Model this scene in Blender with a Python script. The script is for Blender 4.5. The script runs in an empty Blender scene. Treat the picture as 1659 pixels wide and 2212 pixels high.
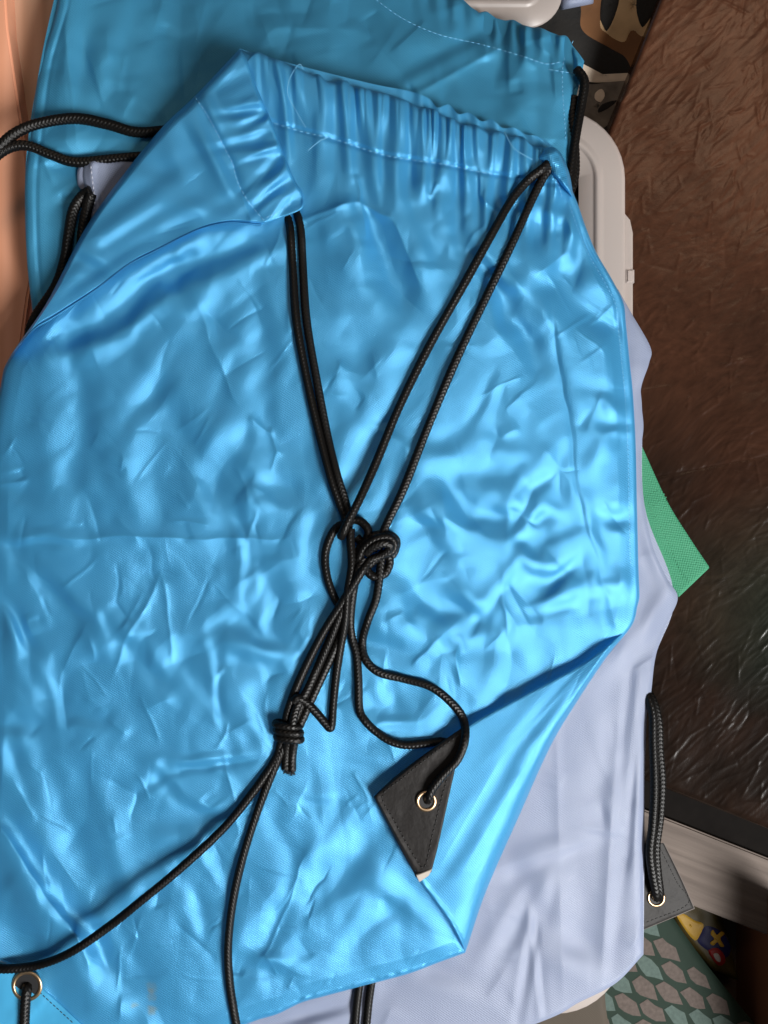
import bpy, bmesh, math, random
import numpy as np

# ------------------------------------------------------------------ camera, world, light
W, H = 1659.0, 2212.0            # working units: 1 unit = U metres on the bag's top surface
U = 0.42 / W                     # the picture spans 0.42 m across the bag
D = 1777.0                       # camera height over the bag, in units
sc = bpy.context.scene
cam_d = bpy.data.cameras.new("camera")
cam = bpy.data.objects.new("camera", cam_d)
sc.collection.objects.link(cam)
cam.location = (0, 0, D * U)
cam_d.sensor_fit = 'HORIZONTAL'
cam_d.sensor_width = 36.0
cam_d.lens = 36.0 * D / W
cam_d.clip_start = 0.01
cam_d.clip_end = 50
sc.camera = cam

world = bpy.data.worlds.new("World")
sc.world = world
world.use_nodes = True
bg = world.node_tree.nodes["Background"]
bg.inputs[0].default_value = (0.86, 0.93, 1.0, 1)
bg.inputs[1].default_value = 0.09


def area(name, loc, target, size, power, col, sy=None):
    l = bpy.data.lights.new(name, 'AREA')
    l.shape = 'RECTANGLE'
    l.size = size
    l.size_y = sy or size
    l.energy = power
    l.color = col
    o = bpy.data.objects.new(name, l)
    sc.collection.objects.link(o)
    o.location = loc
    v = [target[i] - loc[i] for i in range(3)]
    from mathutils import Vector
    o.rotation_euler = Vector(v).to_track_quat('-Z', 'Y').to_euler()
    return o


# the window beside the heap, and the warm room behind it
area("window_light", (0.82, -0.74, 1.08), (0.05, 0.0, 0), 0.42, 47, (1.0, 0.985, 0.96), 0.55)
area("room_light", (0.06, 0.80, 1.20), (0.2, 0.2, 0), 0.30, 2.0, (1.0, 0.70, 0.46))

sc.view_settings.view_transform = 'Standard'
sc.view_settings.look = 'None'
sc.view_settings.exposure = 0.0
sc.view_settings.gamma = 1.0

rng = np.random.default_rng(7)
random.seed(7)


# ------------------------------------------------------------------ helpers
def P(x, y, z):
    """work coordinates (x right, y down, z up) -> metres, true to perspective"""
    x = np.asarray(x, float); y = np.asarray(y, float); z = np.asarray(z, float)
    k = (D - z) / D
    return np.stack([(x - W / 2) * k * U, -(y - H / 2) * k * U, z * U + 0 * x], -1)


def link(o, parent=None):
    sc.collection.objects.link(o)
    if parent is not None:
        o.parent = parent
        o.matrix_parent_inverse = parent.matrix_basis.inverted()
    return o


def mesh_obj(name, verts, faces, mat, parent=None, uv=None, smooth=True):
    me = bpy.data.meshes.new(name)
    verts = np.asarray(verts, np.float32)
    if isinstance(faces, np.ndarray):
        n, k = faces.shape
        me.vertices.add(len(verts))
        me.vertices.foreach_set("co", verts.ravel())
        me.loops.add(n * k)
        me.loops.foreach_set("vertex_index", faces.astype(np.int32).ravel())
        me.polygons.add(n)
        me.polygons.foreach_set("loop_start", np.arange(0, n * k, k, dtype=np.int32))
        me.update(calc_edges=True)
    else:
        me.from_pydata([tuple(map(float, v)) for v in verts], [], faces)
        me.update()
    if uv is not None:
        l = me.uv_layers.new(name="UVMap")
        idx = np.empty(len(me.loops), np.int32)
        me.loops.foreach_get("vertex_index", idx)
        l.data.foreach_set("uv", np.asarray(uv, np.float32)[idx].ravel())
    if smooth:
        me.polygons.foreach_set("use_smooth", np.ones(len(me.polygons), bool))
    me.materials.append(mat)
    me.validate()
    return link(bpy.data.objects.new(name, me), parent)


def thing(name, label, cat, at=(829, 1106, 0), group=None):
    o = bpy.data.objects.new(name, None)
    o.empty_display_size = 0.02
    o.location = tuple(map(float, P(*at)))
    sc.collection.objects.link(o)
    return tag(o, label, cat, group)


def tag(o, label, cat, group=None):
    o["label"] = label
    o["category"] = cat
    if group:
        o["group"] = group
    return o


def smoothline(pts, n=None, step=None, closed=False):
    """Catmull-Rom through pts, resampled evenly by length"""
    p = np.asarray(pts, float)
    if len(p) == 1:
        return np.repeat(p, n, 0)
    if closed:
        q = np.vstack([p[-1], p, p[0], p[1]])
    else:
        q = np.vstack([2 * p[0] - p[1], p, 2 * p[-1] - p[-2]])
    out = []
    t = np.linspace(0, 1, 24, endpoint=False)[:, None]
    for i in range(len(q) - 3):
        a, b, c, d = q[i:i + 4]
        out.append(0.5 * (2 * b + (c - a) * t + (2 * a - 5 * b + 4 * c - d) * t**2 + (3 * b - a - 3 * c + d) * t**3))
    out.append(q[-2][None])
    o = np.vstack(out)
    s = np.r_[0, np.cumsum(np.linalg.norm(np.diff(o, axis=0), axis=1))]
    if n is None:
        n = max(2, int(s[-1] / step) + 1)
    ss = np.linspace(0, s[-1], n)
    return np.stack([np.interp(ss, s, o[:, k]) for k in range(o.shape[1])], -1)


def vnoise(x, y, seed=0):
    """smooth value noise, about -1..1"""
    xi = np.floor(x).astype(np.int64); yi = np.floor(y).astype(np.int64)
    fx = x - xi; fy = y - yi
    fx = fx * fx * fx * (fx * (fx * 6 - 15) + 10); fy = fy * fy * fy * (fy * (fy * 6 - 15) + 10)

    def h(a, b):
        n = (a * 374761393 + b * 668265263 + seed * 974634721) & 0xffffffff
        n = ((n ^ (n >> 13)) * 1274126177) & 0xffffffff
        return ((n ^ (n >> 16)) & 0xffff) / 32767.5 - 1
    return (h(xi, yi) * (1 - fx) + h(xi + 1, yi) * fx) * (1 - fy) + (h(xi, yi + 1) * (1 - fx) + h(xi + 1, yi + 1) * fx) * fy


def crumple(x, y, amp, seed):
    """creased cloth: folded noise with sharp fold lines in several directions"""
    z = np.zeros_like(x)
    for k, (sx, sy, rot, a, e) in enumerate([(230, 110, 60, 1.5, .05), (170, 80, -40, 1.0, .03), (120, 50, 82, .60, .02),
                                             (84, 38, 20, .30, .015), (62, 28, -60, .19, .012), (46, 24, 50, .10, .01)]):
        c, s = math.cos(math.radians(rot)), math.sin(math.radians(rot))
        u = (x * c + y * s) / sx; v = (-x * s + y * c) / sy
        u = u + .35 * vnoise(x / 160, y / 160, seed + 31 + k); v = v + .35 * vnoise(x / 130, y / 130, seed + 51 + k)
        n = vnoise(u, v, seed + k)
        z += a * (np.sqrt(n * n + e * e) - .4)
    return z * amp


def facet(x, y, sp, stretch, rot, seed):
    """crisp crumple: flat triangular facets that meet in sharp creases, about -1..1"""
    c, s = math.cos(math.radians(rot)), math.sin(math.radians(rot))
    u = (x * c + y * s) / (sp * stretch); v = (-x * s + y * c) / sp
    w = sp * 1.7
    u = u + .55 * vnoise(x / w, y / w, seed + 1); v = v + .55 * vnoise(x / w, y / w, seed + 2)
    iu = np.floor(u).astype(np.int64); iv = np.floor(v).astype(np.int64)
    fu = u - iu; fv = v - iv

    def h(a, b, k=0):
        n = (a * 374761393 + b * 668265263 + (seed + k) * 974634721) & 0xffffffff
        n = ((n ^ (n >> 13)) * 1274126177) & 0xffffffff
        return ((n ^ (n >> 16)) & 0xffff) / 32767.5 - 1
    h00, h10, h01, h11 = h(iu, iv), h(iu + 1, iv), h(iu, iv + 1), h(iu + 1, iv + 1)
    d1 = np.where(fu + fv < 1, h00 + fu * (h10 - h00) + fv * (h01 - h00), h11 + (1 - fu) * (h01 - h11) + (1 - fv) * (h10 - h11))
    d2 = np.where(fu > fv, h00 + (h10 - h00) * fu + (h11 - h10) * fv, h00 + (h01 - h00) * fv + (h11 - h01) * fu)
    return np.where(h(iu, iv, 7) > 0, d1, d2)


def nylon(x, y, amp, seed):
    m = np.clip(.75 + .6 * vnoise(x / 210, y / 210, seed + 90), .3, 1.3)
    z = 6.5 * facet(x, y, 78, 1.7, 62, seed) + 4.0 * facet(x, y, 62, 1.5, -32, seed + 10) + 1.5 * facet(x, y, 36, 1.9, 82, seed + 20) + .7 * facet(x, y, 27, 1.8, 15, seed + 30)
    return amp * m * z


def features(x, y, feats, slope=0.30, light=(0.66, 0.75)):
    """hand-placed wrinkles (x, y, angle of the fold, half length, half width, slope)"""
    z = np.zeros_like(x)
    for (cx, cy, ang, L, w, s) in feats:
        c, sn = math.cos(math.radians(ang)), math.sin(math.radians(ang))
        dx, dy = x - cx, y - cy
        m = (np.abs(dx) < 3.2 * L + 3 * w) & (np.abs(dy) < 3.2 * L + 3 * w)
        if not m.any():
            continue
        dx, dy = dx[m], dy[m]
        a = dx * c + dy * sn
        nx, ny = -sn, c
        if nx * light[0] + ny * light[1] < 0:
            nx, ny = -nx, -ny
        b = dx * nx + dy * ny
        z[m] += -s * slope * b * np.exp(-.5 * (a / L)**2 - .5 * (b / w)**2)
    return z


def creases(x, y, lst):
    """sharp fold lines: (x0,y0,x1,y1,height,width)"""
    z = np.zeros_like(x)
    for (x0, y0, x1, y1, h, w) in lst:
        L = math.hypot(x1 - x0, y1 - y0)
        c, s = (x1 - x0) / L, (y1 - y0) / L
        a = (x - x0) * c + (y - y0) * s
        b = -(x - x0) * s + (y - y0) * c
        m = (a > -.3 * L) & (a < 1.3 * L) & (np.abs(b) < 6 * w)
        if not m.any():
            continue
        t = a[m] / L
        win = np.clip(np.minimum(t + .15, 1.15 - t) / .3, 0, 1)
        win = win * win * (3 - 2 * win)
        z[m] += h * win * np.exp(-np.sqrt(b[m]**2 + 1.5) / w)
    return z


def random_folds(n, x0, x1, y0, y1, hmin, hmax, angs, seed):
    r = np.random.default_rng(seed)
    out = []
    for k in range(n):
        a = math.radians(float(r.choice(angs)) + r.normal(0, 14)); ln = r.uniform(30, 130)
        cx, cy = r.uniform(x0, x1), r.uniform(y0, y1)
        out.append((cx, cy, cx + ln * math.cos(a), cy + ln * math.sin(a), float(r.choice([-1, 1]) * r.uniform(hmin, hmax)), float(r.uniform(5, 11)), float(r.uniform(12, 34)) * float(r.choice([-1, 1]))))
    return out


def folds(x, y, lst):
    """one-sided folds: steep on one flank, a long flat facet on the other"""
    z = np.zeros_like(x)
    for (x0, y0, x1, y1, h, w, w2) in lst:
        Ln = math.hypot(x1 - x0, y1 - y0)
        c, s = (x1 - x0) / Ln, (y1 - y0) / Ln
        a = (x - x0) * c + (y - y0) * s
        b = (-(x - x0) * s + (y - y0) * c) * (1 if w2 > 0 else -1)
        m = (a > -.2 * Ln) & (a < 1.2 * Ln) & (b < 5 * abs(w2)) & (b > -6 * w)
        if not m.any():
            continue
        t = a[m] / Ln; bb_ = b[m]
        win = np.clip(np.minimum(t + .15, 1.15 - t) / .45, 0, 1)
        win = win * win * (3 - 2 * win)
        z[m] += h * win * np.where(bb_ > 0, np.clip(1 - bb_ / (2.6 * abs(w2)), 0, 1)**1.3, np.exp(bb_ / w))
    return z


class Sheet:
    """a cloth panel spanned between four edge lines (Coons patch) with a relief"""
    def __init__(s, top, bottom, left, right, nu, nv):
        s.nu, s.nv = nu, nv
        c0, c1 = smoothline(top, nu), smoothline(bottom, nu)
        d0, d1 = smoothline(left, nv), smoothline(right, nv)
        u = np.linspace(0, 1, nu)[None, :, None]; v = np.linspace(0, 1, nv)[:, None, None]
        A, B, C, E = c0[0], c0[-1], c1[0], c1[-1]
        G = (1 - v) * c0[None] + v * c1[None] + (1 - u) * d0[:, None] + u * d1[:, None] - (
            (1 - u) * (1 - v) * A + u * (1 - v) * B + (1 - u) * v * C + u * v * E)
        s.X, s.Y = G[..., 0], G[..., 1]
        s.Z = np.zeros_like(s.X)
        Lx = np.linalg.norm(np.diff(G, axis=1), axis=2); Ly = np.linalg.norm(np.diff(G, axis=0), axis=2)
        cx = np.concatenate([np.zeros((nv, 1)), np.cumsum(Lx, 1)], 1)
        cy = np.concatenate([np.zeros((1, nu)), np.cumsum(Ly, 0)], 0)
        s.dl, s.dr = cx, cx[:, -1:] - cx
        s.dt, s.db = cy, cy[-1:, :] - cy
        s.u = np.repeat(u[..., 0], nv, 0); s.v = np.repeat(v[..., 0], nu, 1)

    def round_edge(s, dist, r, depth):
        t = np.clip(dist / r, 0, 1)
        s.Z -= depth * (1 - np.sqrt(np.clip(1 - (1 - t)**2, 0, 1)))

    def zat(s, x, y):
        i = np.argmin((s.X - x)**2 + (s.Y - y)**2)
        return s.Z.flat[i]

    def inside(s, x, y):
        return ((s.X - x)**2 + (s.Y - y)**2).min() < 60

    def faces(s):
        i = np.arange(s.nu * s.nv).reshape(s.nv, s.nu)
        return np.stack([i[:-1, :-1].ravel(), i[1:, :-1].ravel(), i[1:, 1:].ravel(), i[:-1, 1:].ravel()], -1)

    def build(s, name, mat, parent=None, rot=0.0):
        c, sn = math.cos(rot), math.sin(rot)
        uv = np.stack([(s.X * c - s.Y * sn).ravel() / 100, (s.X * sn + s.Y * c).ravel() / 100], -1)
        return mesh_obj(name, P(s.X, s.Y, s.Z).reshape(-1, 3), s.faces(), mat, parent, uv)


def slab_from_poly(name, poly, ztop, zbot, mat, parent=None, bevel=0.0):
    """a flat piece with real thickness from an outline"""
    bm = bmesh.new()
    zt = ztop if hasattr(ztop, '__len__') else [ztop] * len(poly)
    top = [bm.verts.new(tuple(P(x, y, z))) for (x, y), z in zip(poly, zt)]
    # the lower rim sits straight under the upper one
    bot = [bm.verts.new((v.co.x, v.co.y, (zt[i] - (zt[i] - zbot)) * U)) for i, v in enumerate(top)]
    ft = bm.faces.new(top)
    bm.faces.new(bot[::-1])
    n = len(top)
    for i in range(n):
        bm.faces.new((top[i], bot[i], bot[(i + 1) % n], top[(i + 1) % n]))
    bmesh.ops.recalc_face_normals(bm, faces=bm.faces)
    if bevel:
        es = [e for e in bm.edges if e in ft.edges]
        bmesh.ops.bevel(bm, geom=es, offset=bevel * U, segments=3, affect='EDGES')
    bmesh.ops.triangulate(bm, faces=[f for f in bm.faces if len(f.verts) > 4])
    me = bpy.data.meshes.new(name)
    bm.to_mesh(me); bm.free()
    me.materials.append(mat)
    return link(bpy.data.objects.new(name, me), parent)


def tube_mesh(pts, r, seg=28, step=1.5, braid=True, taper=False, closed=False, phase=0.0):
    """a braided cord along a 3-D line (work coordinates)"""
    q = smoothline(pts, step=step, closed=closed)
    w = P(q[:, 0], q[:, 1], q[:, 2])
    T = np.gradient(w, axis=0)
    T /= np.linalg.norm(T, axis=1)[:, None] + 1e-12
    up = np.array([0, 0, 1.0])
    S = np.cross(T, up); nn = np.linalg.norm(S, axis=1)
    S[nn < .15] = np.array([1.0, 0, 0]); S /= np.linalg.norm(S, axis=1)[:, None]
    for i in range(1, len(S)):
        if nn[i] < .3:
            v = S[i - 1] - T[i] * np.dot(S[i - 1], T[i]); S[i] = v / (np.linalg.norm(v) + 1e-9)
    N = np.cross(S, T)
    th = np.linspace(0, 2 * math.pi, seg, endpoint=False)
    s = np.arange(len(w))[:, None] * step
    rr = np.full((len(w), seg), float(r))
    if braid:
        col = (th[None] + phase) * 4 / (2 * math.pi) + .5
        tri = np.abs((col % 1) - .5) * 2
        ph = s / 8.5 + tri * 1.0 + np.floor(col) % 2 * .5
        b = np.abs(np.sin(math.pi * ph))**.7
        rr = r * (.78 + .28 * b - .06 * (tri > .85)) * (1 + .03 * np.sin(s / 37 + phase))
    if taper:
        k = np.minimum(np.arange(len(w)), len(w) - 1 - np.arange(len(w)))[:, None] * step / r
        rr = rr * np.clip(.35 + .65 * np.sqrt(np.clip(k, 0, 1)), 0, 1)
    V = w[:, None] + U * rr[..., None] * (np.cos(th)[None, :, None] * S[:, None] + np.sin(th)[None, :, None] * N[:, None])
    n = len(w)
    i = np.arange(n * seg).reshape(n, seg)
    j = np.roll(i, -1, 1)
    F = np.stack([i[:-1].ravel(), j[:-1].ravel(), j[1:].ravel(), i[1:].ravel()], -1)
    V = V.reshape(-1, 3)
    # close the ends
    V = np.vstack([V, w[0], w[-1]])
    e0 = np.stack([i[0], i[0], j[0], np.full(seg, n * seg)], -1)[:, 1:]
    e1 = np.stack([j[-1], i[-1], np.full(seg, n * seg + 1)], -1)
    tri = np.vstack([e0[:, ::-1], e1[:, ::-1]])
    return V, F, tri


def cord(name, pts, r, parent, mat, **kw):
    V, F, T = tube_mesh(pts, r, **kw)
    return mesh_obj(name, V, [tuple(map(int, f)) for f in F] + [tuple(map(int, t)) for t in T], mat, parent)


def stitches(name, line, zf, mat, parent, dash=9, gap=3, r=.8, lift=.5):
    """a row of thread stitches lying on a sheet"""
    q = smoothline(line, step=1.0)
    VV, FF, base = [], [], 0
    k = 0
    while k + dash < len(q):
        seg = q[k:k + dash + 1:3]
        pts = [(a, b, zf(a, b) + lift * (1.2 if 0 < i < len(seg) - 1 else -.6)) for i, (a, b) in enumerate(seg)]
        V, F, T = tube_mesh(pts, r, seg=6, step=3.0, braid=False)
        VV.append(V)
        FF += [tuple(int(v) + base for v in f) for f in F] + [tuple(int(v) + base for v in f) for f in T]
        base += len(V)
        k += dash + gap
    return mesh_obj(name, np.vstack(VV), FF, mat, parent)


# ------------------------------------------------------------------ materials
def new_mat(name):
    m = bpy.data.materials.new(name)
    m.use_nodes = True
    nt = m.node_tree
    b = nt.nodes["Principled BSDF"]
    return m, nt, b


def node(nt, t, **kw):
    n = nt.nodes.new(t)
    for k, v in kw.items():
        setattr(n, k, v)
    return n


def L(nt, a, b):
    nt.links.new(a, b)


def fabric(name, col, dark, rough=.40, spec=.6, weave=5.6, bump=.35, tint=None, metal=0.0, weave_mix=.24, stains=None, thin=.22):
    m, nt, b = new_mat(name)
    uv = node(nt, 'ShaderNodeUVMap')
    mp = node(nt, 'ShaderNodeMapping')
    mp.inputs['Scale'].default_value = (100, 100, 100)
    L(nt, uv.outputs[0], mp.inputs[0])
    sep = node(nt, 'ShaderNodeSeparateXYZ')
    L(nt, mp.outputs[0], sep.inputs[0])

    def sine(sock, per, ph=0.0):
        a = node(nt, 'ShaderNodeMath', operation='MULTIPLY_ADD'); a.inputs[1].default_value = 2 * math.pi / per; a.inputs[2].default_value = ph
        L(nt, sock, a.inputs[0])
        s = node(nt, 'ShaderNodeMath', operation='SINE'); L(nt, a.outputs[0], s.inputs[0])
        return s.outputs[0]
    sx, sy = sine(sep.outputs[0], weave * 1.15), sine(sep.outputs[1], weave)
    mul = node(nt, 'ShaderNodeMath', operation='MULTIPLY'); L(nt, sx, mul.inputs[0]); L(nt, sy, mul.inputs[1])
    ma = node(nt, 'ShaderNodeMath', operation='MULTIPLY_ADD'); ma.inputs[1].default_value = .5; ma.inputs[2].default_value = .5
    L(nt, mul.outputs[0], ma.inputs[0])
    nz = node(nt, 'ShaderNodeTexNoise'); nz.inputs['Scale'].default_value = 2.2; nz.inputs['Detail'].default_value = 6
    L(nt, uv.outputs[0], nz.inputs['Vector'])
    mix = node(nt, 'ShaderNodeMix', data_type='RGBA')
    mix.inputs['A'].default_value = (*dark, 1); mix.inputs['B'].default_value = (*col, 1)
    f = node(nt, 'ShaderNodeMapRange'); f.inputs['To Min'].default_value = 1 - weave_mix; f.inputs['To Max'].default_value = 1.0
    L(nt, ma.outputs[0], f.inputs[0])
    L(nt, f.outputs[0], mix.inputs['Factor'])
    L(nt, mix.outputs['Result'], b.inputs['Base Color'])
    if stains:
        src = mix.outputs['Result']
        for (px, py, ax, ay) in stains:
            m2 = node(nt, 'ShaderNodeMapping'); m2.inputs['Location'].default_value = (-px / ax, -py / ay, 0); m2.inputs['Scale'].default_value = (100 / ax, 100 / ay, 1)
            L(nt, uv.outputs[0], m2.inputs[0])
            ln = node(nt, 'ShaderNodeVectorMath', operation='LENGTH'); L(nt, m2.outputs[0], ln.inputs[0])
            n2 = node(nt, 'ShaderNodeTexNoise'); n2.inputs['Scale'].default_value = 9.0; n2.inputs['Detail'].default_value = 4; L(nt, uv.outputs[0], n2.inputs['Vector'])
            ad = node(nt, 'ShaderNodeMath', operation='MULTIPLY_ADD'); ad.inputs[1].default_value = 2.2; L(nt, n2.outputs['Fac'], ad.inputs[0]); L(nt, ln.outputs['Value'], ad.inputs[2])
            mr = node(nt, 'ShaderNodeMapRange'); mr.inputs['From Min'].default_value = 2.1; mr.inputs['From Max'].default_value = 1.3; mr.inputs['To Max'].default_value = .5; L(nt, ad.outputs[0], mr.inputs[0])
            mx = node(nt, 'ShaderNodeMix', data_type='RGBA'); mx.inputs['B'].default_value = (.30, .27, .10, 1)
            L(nt, mr.outputs[0], mx.inputs['Factor']); L(nt, src, mx.inputs['A']); src = mx.outputs['Result']
        L(nt, src, b.inputs['Base Color'])
    rr = node(nt, 'ShaderNodeMapRange'); rr.inputs['To Min'].default_value = rough - .14; rr.inputs['To Max'].default_value = rough + .16
    L(nt, nz.outputs['Fac'], rr.inputs[0]); L(nt, rr.outputs[0], b.inputs['Roughness'])
    bp = node(nt, 'ShaderNodeBump'); bp.inputs['Strength'].default_value = bump; bp.inputs['Distance'].default_value = .00025
    gz = node(nt, 'ShaderNodeTexNoise'); gz.inputs['Scale'].default_value = 26.0; gz.inputs['Detail'].default_value = 3
    L(nt, uv.outputs[0], gz.inputs['Vector'])
    hs = node(nt, 'ShaderNodeMath', operation='MULTIPLY_ADD'); hs.inputs[1].default_value = 1.6
    L(nt, gz.outputs['Fac'], hs.inputs[0]); L(nt, ma.outputs[0], hs.inputs[2])
    L(nt, hs.outputs[0], bp.inputs['Height']); L(nt, bp.outputs[0], b.inputs['Normal'])
    b.inputs['Specular IOR Level'].default_value = spec
    b.inputs['Metallic'].default_value = metal
    if tint:
        b.inputs['Specular Tint'].default_value = (*tint, 1)
    if thin:
        # thin cloth lets some light through
        tr = node(nt, 'ShaderNodeBsdfTranslucent'); tr.inputs['Color'].default_value = (*[min(1, c * 1.25) for c in col], 1)
        ms = node(nt, 'ShaderNodeMixShader'); ms.inputs[0].default_value = thin
        out = [n for n in nt.nodes if n.type == 'OUTPUT_MATERIAL'][0]
        L(nt, b.outputs[0], ms.inputs[1]); L(nt, tr.outputs[0], ms.inputs[2]); L(nt, ms.outputs[0], out.inputs['Surface'])
    return m


def plain(name, col, rough=.5, spec=.5, metal=0.0, noise=0.0, nscale=200, bump=0.0, **kw):
    m, nt, b = new_mat(name)
    b.inputs['Base Color'].default_value = (*col, 1)
    b.inputs['Roughness'].default_value = rough
    b.inputs['Specular IOR Level'].default_value = spec
    b.inputs['Metallic'].default_value = metal
    if noise or bump:
        tc = node(nt, 'ShaderNodeTexCoord')
        nz = node(nt, 'ShaderNodeTexNoise'); nz.inputs['Scale'].default_value = nscale; nz.inputs['Detail'].default_value = 6
        L(nt, tc.outputs['Object'], nz.inputs['Vector'])
        if noise:
            mr = node(nt, 'ShaderNodeMapRange'); mr.inputs['To Min'].default_value = 1 - noise; mr.inputs['To Max'].default_value = 1 + noise
            L(nt, nz.outputs['Fac'], mr.inputs[0])
            mx = node(nt, 'ShaderNodeVectorMath', operation='SCALE'); mx.inputs[0].default_value = col
            L(nt, mr.outputs[0], mx.inputs['Scale']); L(nt, mx.outputs[0], b.inputs['Base Color'])
        if bump:
            bp = node(nt, 'ShaderNodeBump'); bp.inputs['Strength'].default_value = bump; bp.inputs['Distance'].default_value = .0006
            L(nt, nz.outputs['Fac'], bp.inputs['Height']); L(nt, bp.outputs[0], b.inputs['Normal'])
    for k, v in kw.items():
        b.inputs[k].default_value = v
    return m


M = {}
M['blue'] = fabric('blue_satin', (.072, .38, .68), (.032, .255, .52), rough=.37, spec=.85, tint=(.75, .93, 1.0), metal=.35, bump=.65, weave=5.6, weave_mix=.4, stains=[(-18, 2166, 12, 26), (-24, 2206, 14, 14), (-60, 2190, 10, 8)])
M['blue_stain'] = M['blue']
M['back_blue'] = fabric('blue_satin_under', (.07, .36, .60), (.035, .25, .46), rough=.48, spec=.5, tint=(.75, .93, 1.0), metal=.3, bump=.6, weave_mix=.35)
M['white'] = fabric('lavender_white_cloth', (.275, .32, .445), (.215, .25, .355), rough=.40, spec=.45, bump=.6, weave=5.6, weave_mix=.5)
M['cord'] = plain('black_polyester_cord', (.0035, .0031, .0028), rough=.42, spec=.24, noise=.3, nscale=900)
M['leather'] = plain('black_leatherette', (.012, .0105, .010), rough=.6, spec=.25, noise=.25, nscale=400, bump=.5)
M['leather_back'] = plain('pale_leather_backing', (.42, .38, .33), rough=.8)
M['brass'] = plain('brass_eyelet', (.62, .43, .26), rough=.36, metal=1.0)
M['hole'] = plain('hole_disc_black', (.008, .008, .009), rough=.7)
M['thread_blue'] = plain('pale_blue_thread', (.16, .45, .70), rough=.6)
M['thread_black'] = plain('black_thread', (.01, .01, .01), rough=.5)
M['thread_white'] = plain('white_thread', (.6, .62, .7), rough=.6)

# ------------------------------------------------------------------ setting: the surface under the heap
ZF = -330.0
M['floor'] = plain('dark_brown_surface', (.035, .022, .015), rough=.7, noise=.4, nscale=30)
bm = bmesh.new()
for x, y in ((-.6, -.6), (.6, -.6), (.6, .6), (-.6, .6)):
    bm.verts.new((x, y, ZF * U))
bm.faces.new(bm.verts)
me = bpy.data.meshes.new('floor'); bm.to_mesh(me); bm.free(); me.materials.append(M['floor'])
fl = link(bpy.data.objects.new('floor', me)); fl['kind'] = 'structure'


# ---- wood on the left
def wood(name, c1, c2, scale=1.0, rough=.5, ang=0.0, spec=.4, ring=9.0, band=.45, bump=.3):
    m, nt, b = new_mat(name)
    tc = node(nt, 'ShaderNodeTexCoord')
    m0 = node(nt, 'ShaderNodeMapping'); m0.inputs['Rotation'].default_value = (0, 0, ang)
    L(nt, tc.outputs['Object'], m0.inputs[0])
    mp = node(nt, 'ShaderNodeMapping'); mp.inputs['Scale'].default_value = (60 * scale, 3.2 * scale, 20 * scale)
    L(nt, m0.outputs[0], mp.inputs[0])
    nz = node(nt, 'ShaderNodeTexNoise'); nz.inputs['Scale'].default_value = 1.5; nz.inputs['Detail'].default_value = 8; nz.inputs['Distortion'].default_value = .4
    L(nt, mp.outputs[0], nz.inputs['Vector'])
    wv = node(nt, 'ShaderNodeTexWave', bands_direction='X'); wv.inputs['Scale'].default_value = ring * .06; wv.inputs['Distortion'].default_value = 6; wv.inputs['Detail'].default_value = 3
    L(nt, mp.outputs[0], wv.inputs['Vector'])
    ad = node(nt, 'ShaderNodeMix', data_type='FLOAT'); ad.inputs['Factor'].default_value = band
    L(nt, nz.outputs['Fac'], ad.inputs['A']); L(nt, wv.outputs['Fac'], ad.inputs['B'])
    mix = node(nt, 'ShaderNodeMix', data_type='RGBA'); mix.inputs['A'].default_value = (*c1, 1); mix.inputs['B'].default_value = (*c2, 1)
    L(nt, ad.outputs['Result'], mix.inputs['Factor']); L(nt, mix.outputs['Result'], b.inputs['Base Color'])
    b.inputs['Roughness'].default_value = rough; b.inputs['Specular IOR Level'].default_value = spec
    bp = node(nt, 'ShaderNodeBump'); bp.inputs['Strength'].default_value = bump; bp.inputs['Distance'].default_value = .0008
    L(nt, ad.outputs['Result'], bp.inputs['Height']); L(nt, bp.outputs[0], b.inputs['Normal'])
    return m


M['wood_pale'] = wood('pale_grooved_wood', (.66, .42, .29), (.46, .27, .175))
M['wood_orange'] = wood('salmon_orange_wood', (.85, .42, .27), (.70, .31, .18), rough=.32)
M['pink'] = plain('dusty_pink_card', (.48, .20, .165), rough=.5, noise=.15, nscale=60)
tag(slab_from_poly('wooden_board', [(-120, -160), (2, -160), (16, 60), (36, 200), (56, 330), (70, 470), (80, 540), (60, 640), (38, 800), (20, 1000), (10, 2400), (-120, 2400)],
                   -150, ZF, M['wood_orange'], bevel=5), 'salmon orange wooden board with a bright rounded edge, left of the blue bags', 'board')
tag(slab_from_poly('wooden_plank', [(-60, -200), (260, -200), (240, 300), (210, 1100), (190, 2400), (-60, 2400)],
                   -200, ZF, M['wood_pale'], bevel=5), 'pale beige wooden plank with grooved grain, beside the orange board', 'plank')
tag(slab_from_poly('pink_card', [(130, 500), (190, 470), (190, 1300), (-40, 1300), (10, 780)],
                   -170, -199, M['pink'], bevel=2), 'dusty pink card lying on the pale wooden plank under the bags', 'card')


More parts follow.
